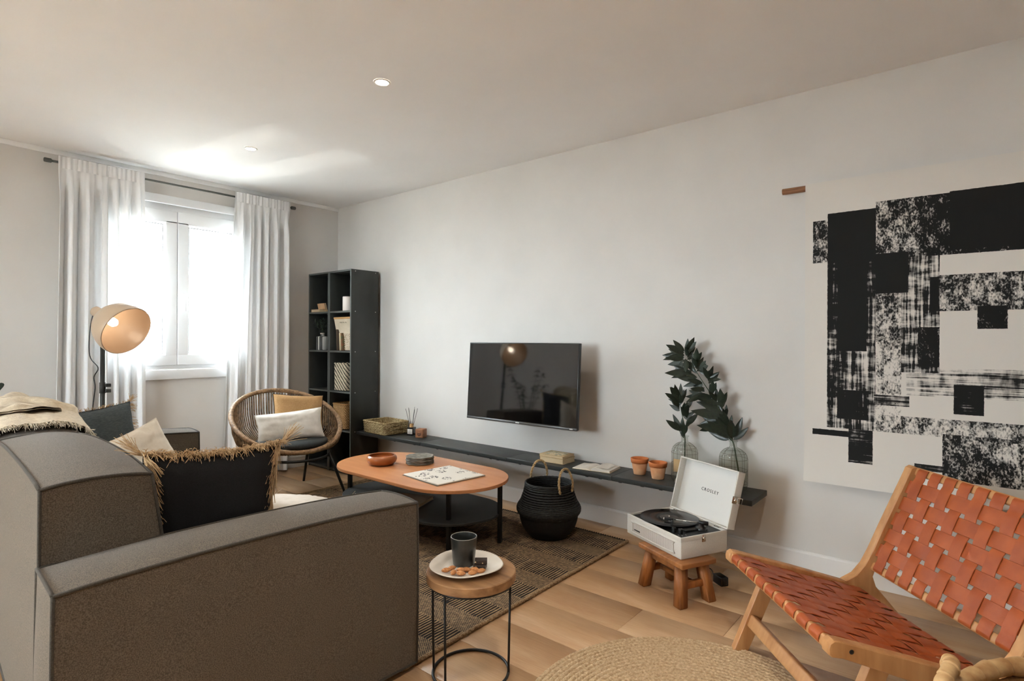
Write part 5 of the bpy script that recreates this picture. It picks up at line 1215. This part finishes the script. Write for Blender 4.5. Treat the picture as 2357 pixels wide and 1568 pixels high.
def grille_mat():
    m = bpy.data.materials.new('perforated_grille'); nt, N, L, P = nodes_of(m); P.inputs['Roughness'].default_value = 0.5
    tc = N.new('ShaderNodeTexCoord'); sp = N.new('ShaderNodeSeparateXYZ'); L.new(tc.outputs['Object'], sp.inputs[0])
    def s(o): 
        a = N.new('ShaderNodeMath'); a.operation = 'MULTIPLY'; a.inputs[1].default_value = 2*PI/0.0062; L.new(o, a.inputs[0]); b = N.new('ShaderNodeMath'); b.operation = 'SINE'; L.new(a.outputs[0], b.inputs[0]); return b.outputs[0]
    ad = N.new('ShaderNodeMath'); ad.operation = 'ADD'; L.new(s(sp.outputs['X']), ad.inputs[0]); L.new(s(sp.outputs['Z']), ad.inputs[1])
    g = N.new('ShaderNodeMapRange'); g.inputs['From Min'].default_value = 0.55; g.inputs['From Max'].default_value = 0.8; L.new(ad.outputs[0], g.inputs['Value'])
    mx = N.new('ShaderNodeMix'); mx.data_type = 'RGBA'; L.new(g.outputs[0], mx.inputs['Factor']); mx.inputs['A'].default_value = (*lin((222, 216, 208)), 1); mx.inputs['B'].default_value = (*lin((92, 84, 76)), 1)
    L.new(mx.outputs['Result'], P.inputs['Base Color']); return m
gr.build('speaker_grille', grille_mat(), rp)
fr_ = B().tube(smooth_path([(gx0, -0.003, gz0+0.012), (gx0, -0.003, gz1-0.012), (gx0+0.012, -0.003, gz1), (gx1-0.012, -0.003, gz1), (gx1, -0.003, gz1-0.012), (gx1, -0.003, gz0+0.012), (gx1-0.012, -0.003, gz0), (gx0+0.012, -0.003, gz0)], 3, closed=True), 0.0035, 6, closed=True); fr_.build('grille_frame', CREAM, rp)
B().rbox(gx0+0.012, gx0+0.06, -0.0045, -0.0025, gz0+0.016, gz0+0.022, 0.0005, 1).build('badge', BLACKPLASTIC, rp)
# lid, leaning back from the rear edge
LN = math.radians(15.5)
LM = Matrix.Translation((0, RPD, RPH)) @ Matrix.Rotation(-LN, 4, 'X')
LT = 0.048; lb = B()
def lrb(x0, x1, y0, y1, z0, z1, r=0.003): lb.rbox(x0, x1, y0, y1, z0, z1, r, 2, m=LM)
lrb(0, RPW, LT-0.006, LT, 0, 0.292)
lrb(0, 0.008, 0, LT, 0, 0.292); lrb(RPW-0.008, RPW, 0, LT, 0, 0.292); lrb(0, RPW, 0, LT, 0, 0.008); lrb(0, RPW, 0, LT, 0.284, 0.292)
lid = lb.build('lid', CREAM, rp)
B().box(0.008, RPW-0.008, LT-0.0075, LT-0.006, 0.008, 0.284, m=LM).build('lid_lining', CREAMIN, lid)
text('CROSLEY', 0.0235, INK, lid, LM @ basis((RPW*0.53, LT-0.0082, 0.152), (1, 0, 0), (0, 0, 1), (0, -1, 0)), space=1.35)
def latch(parent, m, long_):
    b = B().rbox(-0.012, 0.012, -0.002, 0.0, -0.016, 0.016, 0.001, 1, m=m); b.tube([m @ Vector(p) for p in ((-0.009, -0.003, 0.006), (-0.009, -0.006, 0.03), (0.009, -0.006, 0.03), (0.009, -0.003, 0.006))] if long_ else [m @ Vector(p) for p in ((-0.006, -0.003, -0.006), (-0.006, -0.006, 0.006), (0.006, -0.006, 0.006), (0.006, -0.003, -0.006))], 0.0016, 6); b.rbox(-0.006, 0.006, -0.006, -0.001, -0.008, 0.008, 0.001, 1, m=m)
    return b.build('latch', CHROME, parent)
latch(lid, LM @ basis((RPW, 0.012, 0.15), (0, 0, -1.5), (-1.5, 0, 0), (0, 1.3, 0)), True)
latch(lid, LM @ basis((0, 0.012, 0.15), (0, 0, 1), (1, 0, 0), (0, 1, 0)), True)
latch(rp, basis((RPW, RPD*0.48, RPH-0.02), (0, -1, 0), (-1, 0, 0), (0, 0, 1)), False)
for x in (0.06, RPW-0.06): B().rbox(x-0.018, x+0.018, RPD-0.012, RPD+0.004, RPH-0.001, RPH+0.003, 0.001, 1).build('hinge', CHROME, rp)
PCX, PCY = 0.165, 0.148
B().lathe([(0.0001, RPH-0.008), (0.088, RPH-0.008), (0.09, RPH-0.004), (0.09, RPH+0.004), (0.0001, RPH+0.004)], 40, m=Matrix.Translation((PCX, PCY, 0))).build('platter', BLACKPLASTIC, rp)
B().tube([(PCX, PCY, RPH), (PCX, PCY, RPH+0.016)], 0.0035, 8).build('spindle', CHROME, rp)
ta = B(); pv = Vector((0.335, 0.205, RPH+0.02)); hd = Vector((0.205, 0.098, RPH+0.017))
ta.tube([pv, hd+(pv-hd)*0.22], 0.003, 8); tac = ta.build('tonearm', CHROME, rp)
hb = B().rbox(-0.012, 0.034, -0.009, 0.009, -0.006, 0.008, 0.002, 2, m=Matrix.Translation(hd) @ rot_z(math.atan2(pv.y-hd.y, pv.x-hd.x))); hb.build('head_shell', BLACKPLASTIC, tac)
B().rbox(-0.017, -0.006, -0.006, 0.006, -0.005, 0.004, 0.002, 2, m=Matrix.Translation(hd) @ rot_z(math.atan2(pv.y-hd.y, pv.x-hd.x))).build('cartridge_tip', CERAMIC, tac)
d_ = (pv-hd).normalized(); B().tube([pv-d_*0.01, pv+d_*0.035], 0.011, 10).build('counterweight', BLACKPLASTIC, tac)
tb_ = B().lathe([(0.03, RPH-0.012), (0.03, RPH+0.002), (0.016, RPH+0.006), (0.014, RPH+0.018), (0.0001, RPH+0.018)], 24, m=Matrix.Translation((pv.x, pv.y, 0))); tb_.rbox(0.30, 0.345, 0.10, 0.235, RPH-0.012, RPH-0.002, 0.004, 2); tb_.build('tonearm_base', BLACKPLASTIC, rp)
B().rbox(0.262, 0.276, 0.075, 0.083, RPH-0.012, RPH+0.03, 0.002, 1).build('arm_rest', BLACKPLASTIC, rp)
for x, y in ((0.315, 0.05), (0.345, 0.065)): B().lathe([(0.0001, RPH+0.012), (0.010, RPH+0.012), (0.011, RPH+0.008), (0.012, RPH-0.012)], 20, m=Matrix.Translation((x, y, 0))).build('knob', BLACKPLASTIC, rp)
mk = B()
for x, y in ((0.29, 0.025), (0.305, 0.022), (0.36, 0.04), (0.375, 0.05), (0.372, 0.075)): mk.box(x-0.005, x+0.005, y-0.0012, y+0.0012, RPH-0.0108, RPH-0.0104)
mk.build('deck_markings', SCREW, rp)
rc = thing('vinyl_record', 'black vinyl record lying on the record player', 'record', mat=RPM @ Matrix.Translation((PCX, PCY, RPH+0.0045)))
B().lathe([(0.0036, 0.001), (0.05, 0.0012), (0.052, 0.0022), (0.149, 0.0022), (0.1505, 0.0012), (0.149, 0.0002), (0.0036, 0.0002)], 72).build('disc', VINYL, rc)
B().lathe([(0.0036, 0.0016), (0.049, 0.0016)], 48).build('label', M('dark_record_label', (52, 50, 48), (88, 84, 78), scale=40, rough=0.5), rc)
# power adapter on the floor behind the stool
pa = thing('power_adapter', 'black power adapter on the floor behind the stool', 'power adapter', (-1.012, 2.925, 0), math.radians(-35))
B().rbox(-0.035, 0.035, -0.022, 0.022, 0.0005, 0.045, 0.005, 2).build('body', BLACKPLASTIC, pa)
B().rbox(0.034, 0.04, -0.014, 0.014, 0.01, 0.038, 0.002, 1).build('plug_face', BLACKPLASTIC, pa)
B().tube(smooth_path([(-0.034, 0, 0.022), (-0.08, 0.01, 0.02), (-0.12, 0.04, 0.004), (-0.18, 0.06, 0.004), (-0.22, 0.0, 0.004)], 6), 0.0025, 6).build('cable', BLACKPLASTIC, pa)
# ================================================================== LEATHER STRAP ARMCHAIR
TEAK = M('oiled_teak', (204, 152, 100), (172, 118, 70), scale=3.2, stretch=(8, 8, 1.2), rough=0.45, bump=0.05, bscale=14, lo=0.3, hi=0.7)
LEATHER = M('tan_leather', (172, 86, 40), (154, 71, 30), spec=0.35, scale=14, rough=0.46, bump=0.08, bscale=180, rnd=0.06)
cw = Vector((0.6612, -0.7503, 0)); cd_ = Vector((0.7503, 0.6612, 0))
CHW = 0.677
CHM = basis((-0.7734, 2.342, 0.0), cd_, -cw, (0, 0, 1))      # local x = depth to the rear, -y = towards the near side, z up
ch = thing('leather_armchair', 'low teak armchair with woven tan leather strap seat and back', 'armchair', mat=CHM)
def side(y, sgn):
    """sgn=+1 far side (y=0), -1 near side; polygons in (depth, height) extruded across"""
    def ext(poly, y0, y1, bev=0.006):
        return B().prism(poly, y0, y1, bev, 3, m=basis((0, 0, 0), (1, 0, 0), (0, 0, 1), (0, -1, 0)), smooth=True)
    rail = [(-0.012, 0.374), (-0.008, 0.39), (0.006, 0.398), (0.03, 0.394), (0.25, 0.335), (0.47, 0.272), (0.53, 0.252), (0.53, 0.20), (0.45, 0.212), (0.25, 0.27), (0.10, 0.322), (0.03, 0.345), (0.0, 0.349), (-0.010, 0.358)]
    post = [(0.468, 0.274), (0.515, 0.298), (0.552, 0.34), (0.582, 0.395), (0.63, 0.498), (0.735, 0.715), (0.742, 0.732), (0.758, 0.74), (0.776, 0.733), (0.782, 0.716), (0.69, 0.512), (0.636, 0.40), (0.602, 0.335), (0.585, 0.29), (0.598, 0.25), (0.812, 0.001), (0.745, 0.001), (0.52, 0.215), (0.49, 0.23)]
    leg = [(0.0, 0.001), (0.06, 0.001), (0.19, 0.298), (0.128, 0.314)]
    ext(rail, y-0.02, y+0.02, 0.008).build('seat_rail', TEAK, ch, auto=35)
    ext(post, y-0.0195, y+0.0195, 0.007).build('back_post', TEAK, ch, auto=35)
    yl = y+0.022*(1 if sgn > 0 else -1)
    ext(leg, yl-0.016, yl+0.016, 0.005).build('front_leg', TEAK, ch, auto=35)
    B().lathe([(0.0075, -0.001), (0.0065, 0.0015), (0.0001, 0.0018)], 14, m=basis((0.055, -(y+0.0195*(-1 if sgn > 0 else 1)), 0.366), (1, 0, 0), (0, 0, 1), (0, (1 if sgn > 0 else -1), 0))).build('bolt', BLACKPLASTIC, ch)
side(0.0, 1); side(CHW, -1)      # extrusion runs along -y, so y is the distance towards the near side
def bar(name, d, z, w_, h_, ang=0.0, y0=0.0, y1=CHW, mat=TEAK, r=0.009):
    B().rbox(-w_/2, w_/2, -y1, -y0, -h_/2, h_/2, r, 3, m=Matrix.Translation((d, 0, z)) @ Matrix.Rotation(ang, 4, 'Y')).build(name, mat, ch, auto=40)
bar('stretcher', 0.076, 0.125, 0.028, 0.05, 0.4, 0.03, CHW-0.03)
bar('seat_bar', 0.0085, 0.3742, 0.026, 0.036, 0.27, 0.015, CHW-0.015)
bar('seat_bar', 0.505, 0.236, 0.026, 0.03, 0.27, 0.015, CHW-0.015)
ang_b = math.atan2(0.765-0.585, 0.715-0.352)
bar('back_bar', 0.588, 0.3325, 0.022, 0.034, ang_b, 0.012, CHW-0.012)
bar('back_bar', 0.770, 0.7175, 0.022, 0.034, ang_b, 0.012, CHW-0.012)
def ribbon(path, widthdir, width, nrm_fn=None, th=0.0032):
    """strap with rectangular section following path (points); widthdir constant"""
    pts = [Vector(p) for p in path]; k = len(pts); wd = Vector(widthdir).normalized(); P_ = []
    for i, p in enumerate(pts):
        t = (pts[min(i+1, k-1)]-pts[max(i-1, 0)]).normalized(); nn = t.cross(wd).normalized()
        a = wd*width/2; b = nn*th/2; e = wd*(width/2-0.0012)
        P_.append([p+e+b, p+a, p+e-b, p-e-b, p-a, p-e+b])
    return B().grid(P_, closed_v=True)
def weave(p0, p1, nl, nc, wl, wc, wrap, sag, tag_, y0, y1):
    """nl straps along p0->p1 (depth/height points), nc cross straps; both parts of the chair"""
    p0, p1 = Vector((p0[0], 0, p0[1])), Vector((p1[0], 0, p1[1])); L_ = (p1-p0).length; t = (p1-p0)/L_; nrm = Vector((0, -1, 0)).cross(t).normalized()
    if nrm.z < 0 and tag_ == 'seat': nrm = -nrm
    if tag_ == 'back' and nrm.x > 0: nrm = -nrm
    q = 0.0026
    cs_ = [L_*(j+1)/(nc+1)-0.0 for j in range(nc)]; pitch = (y1-y0)/nl; ls = [-(y0+pitch*(i+0.5)) for i in range(nl)]
    def sg(s): return -sag*math.sin(PI*max(0, min(1, s/L_)))
    def wv(s, i):     # height of strap i at distance s, alternating over the cross straps
        ph = (s-cs_[0])/(cs_[1]-cs_[0]); v = math.cos(PI*ph); v = max(-1, min(1, v*1.8)); return q*v*(1 if i % 2 == 0 else -1)
    for i, y in enumerate(ls):
        path = []
        for a in range(7):                       # round the front bar
            an = PI*(1.02-a/6.4); path.append(p0+Vector((0, y, 0))+(t*-math.sin(an)*(-1) if False else t*(-abs(math.sin(an)))*wrap[0]-nrm*wrap[1])+nrm*wrap[1]*(-math.cos(PI-an))*1.0)
        n = 46
        for a in range(n+1):
            s = L_*a/n; path.append(p0+t*s+nrm*(sg(s)+(wv(s, i) if 0.02 < s < L_-0.02 else q*0))+Vector((0, y, 0)))
        for a in range(7):
            an = PI*(a+0.6)/6.6; path.append(p1+Vector((0, y, 0))+t*abs(math.sin(an))*wrap[0]-nrm*wrap[1]+nrm*wrap[1]*math.cos(an))
        ribbon(path, (0, 1, 0), wl).build('long_strap', LEATHER, ch, auto=30)
    for j, s in enumerate(cs_):
        path = []; n = nl*8; base = p0+t*s+nrm*sg(s)
        path.append(base+Vector((0, -y0+0.012, 0))-nrm*0.02); path.append(base+Vector((0, -y0+0.014, 0))-nrm*0.004)
        for a in range(n+1):
            y = -(y0-0.006+(y1-y0+0.012)*a/n); ph = (-y-y0)/pitch-0.5; v = math.cos(PI*ph)*(1 if j % 2 == 0 else -1); v = max(-1, min(1, v*1.8))
            path.append(base-nrm*q*v+Vector((0, y, 0)))
        path.append(base+Vector((0, -y1-0.014, 0))-nrm*0.004); path.append(base+Vector((0, -y1-0.012, 0))-nrm*0.02)
        ribbon(path, t, wc).build('cross_strap', LEATHER, ch, auto=30)
weave((0.012, 0.3935), (0.512, 0.2565), 9, 6, 0.052, 0.064, (0.016, 0.018), 0.012, 'seat', 0.028, CHW-0.028)
weave((0.574, 0.338), (0.756, 0.724), 9, 5, 0.0505, 0.0555, (0.014, 0.013), 0.004, 'back', 0.026, CHW-0.026)

# ================================================================== WICKER BASKET AT THE EDGE
WICK = M('water_hyacinth', (220, 186, 134), (168, 124, 76), scale=22, rough=0.55, bump=0.4, bscale=50, lo=0.3, hi=0.7)
WICKD = M('water_hyacinth_dark', (186, 140, 86), (120, 80, 44), scale=26, rough=0.6, bump=0.4, bscale=60)
wk = thing('wicker_basket', 'honey coloured wicker basket with wrapped handle in front of the armchair', 'basket', (0.312, 1.62, 0), 0.0)
lp_ = circ_loop(lambda h: 0.29+0.06*h)
mb = B(); weave_rows(mb, lp_, 0.01, 0.42, 20, 36, 0.009, 0.007); mb.build('weave', WICKD, wk)
B().lathe([(0.0001, 0.008), (0.285, 0.008), (0.34, 0.42)], 56).build('lining', WICKD, wk)
def wrapped(pts, r, turns, name, mat):
    pts = [Vector(p) for p in pts]; k = len(pts); mb = B(); rs = []
    for i in range(k):
        f = (i*turns/k) % 1.0; rs.append(r*(1.08-0.16*f)+0.0012*math.sin(i*0.37))
    mb.tube(pts, rs, 24); return mb.build(name, mat, wk, auto=24)
n = 480
wrapped([(0.355*math.cos(2*PI*i/n), 0.355*math.sin(2*PI*i/n), 0.435+0.006*math.sin(i*0.08)) for i in range(n+1)], 0.0205, 48, 'rim', WICK)
for a0 in (math.radians(176), math.radians(356)):
    c = Vector((0.355*math.cos(a0), 0.355*math.sin(a0), 0.43)); tn = Vector((-math.sin(a0), math.cos(a0), 0)); out = Vector((math.cos(a0), math.sin(a0), 0))
    hp = smooth_path([c+tn*0.085+out*0.012-Vector((0, 0, 0.05)), c+tn*0.075+out*0.012+Vector((0, 0, 0.02)), c+tn*0.05+Vector((0, 0, 0.06))+out*0.008, c+Vector((0, 0, 0.075)), c-tn*0.05+Vector((0, 0, 0.06))+out*0.008, c-tn*0.075+out*0.012+Vector((0, 0, 0.02)), c-tn*0.085+out*0.012-Vector((0, 0, 0.05))], 20)
    wrapped(hp, 0.0165, 11, 'handle', WICK)

# ================================================================== PLANT AT THE LEFT EDGE
pl = thing('potted_plant', 'tall potted plant with small dark leaves behind the sofa', 'plant', (-4.72, 0.2, 0))
POTM = M('grey_plant_pot', (120, 116, 108), (104, 100, 92), scale=8, rough=0.8)
B().lathe([(0.0001, 0), (0.13, 0), (0.14, 0.01), (0.165, 0.3), (0.16, 0.305), (0.15, 0.3), (0.13, 0.26), (0.0001, 0.26)], 40).build('pot', POTM, pl)
B().lathe([(0.14, 0.262), (0.0001, 0.27)], 30).build('soil', M('potting_soil', (52, 40, 30), (70, 54, 40), scale=60, rough=1.0), pl)
PL = None
for k in range(9):
    a = 2*PI*k/9+0.3; R_ = 0.22+0.1*random.random(); tip = Vector((R_*math.cos(a), R_*math.sin(a), 0.95+0.35*random.random()))
    if k == 1: tip = Vector((0.2, 0.47, 0.98))
    if k == 2: tip = Vector((0.24, 0.42, 0.84))
    pts = bez((0.02*math.cos(a), 0.02*math.sin(a), 0.26), (0.03*math.cos(a), 0.03*math.sin(a), 0.6), tip*0.7+Vector((0, 0, 0.25)), tip, 10)
    B().tube(pts, [0.006-0.004*i/10 for i in range(11)], 6).build('stem', STEM, pl)
    for q in range(3, 11):
        for s_ in (-1, 1):
            d = Vector((math.cos(a+s_*1.3+q), math.sin(a+s_*1.3+q), 0.3-0.08*q)).normalized(); L_ = 0.075
            side_ = Vector((0, 0, 1)); ya = (side_-d*side_.dot(d)).normalized(); xa = ya.cross(d)
            lo = link_copy(LEAF0, pl); lo.name = 'leaf'; lo.matrix_local = basis(pts[q], xa*L_*1.3, ya*L_, d*L_)
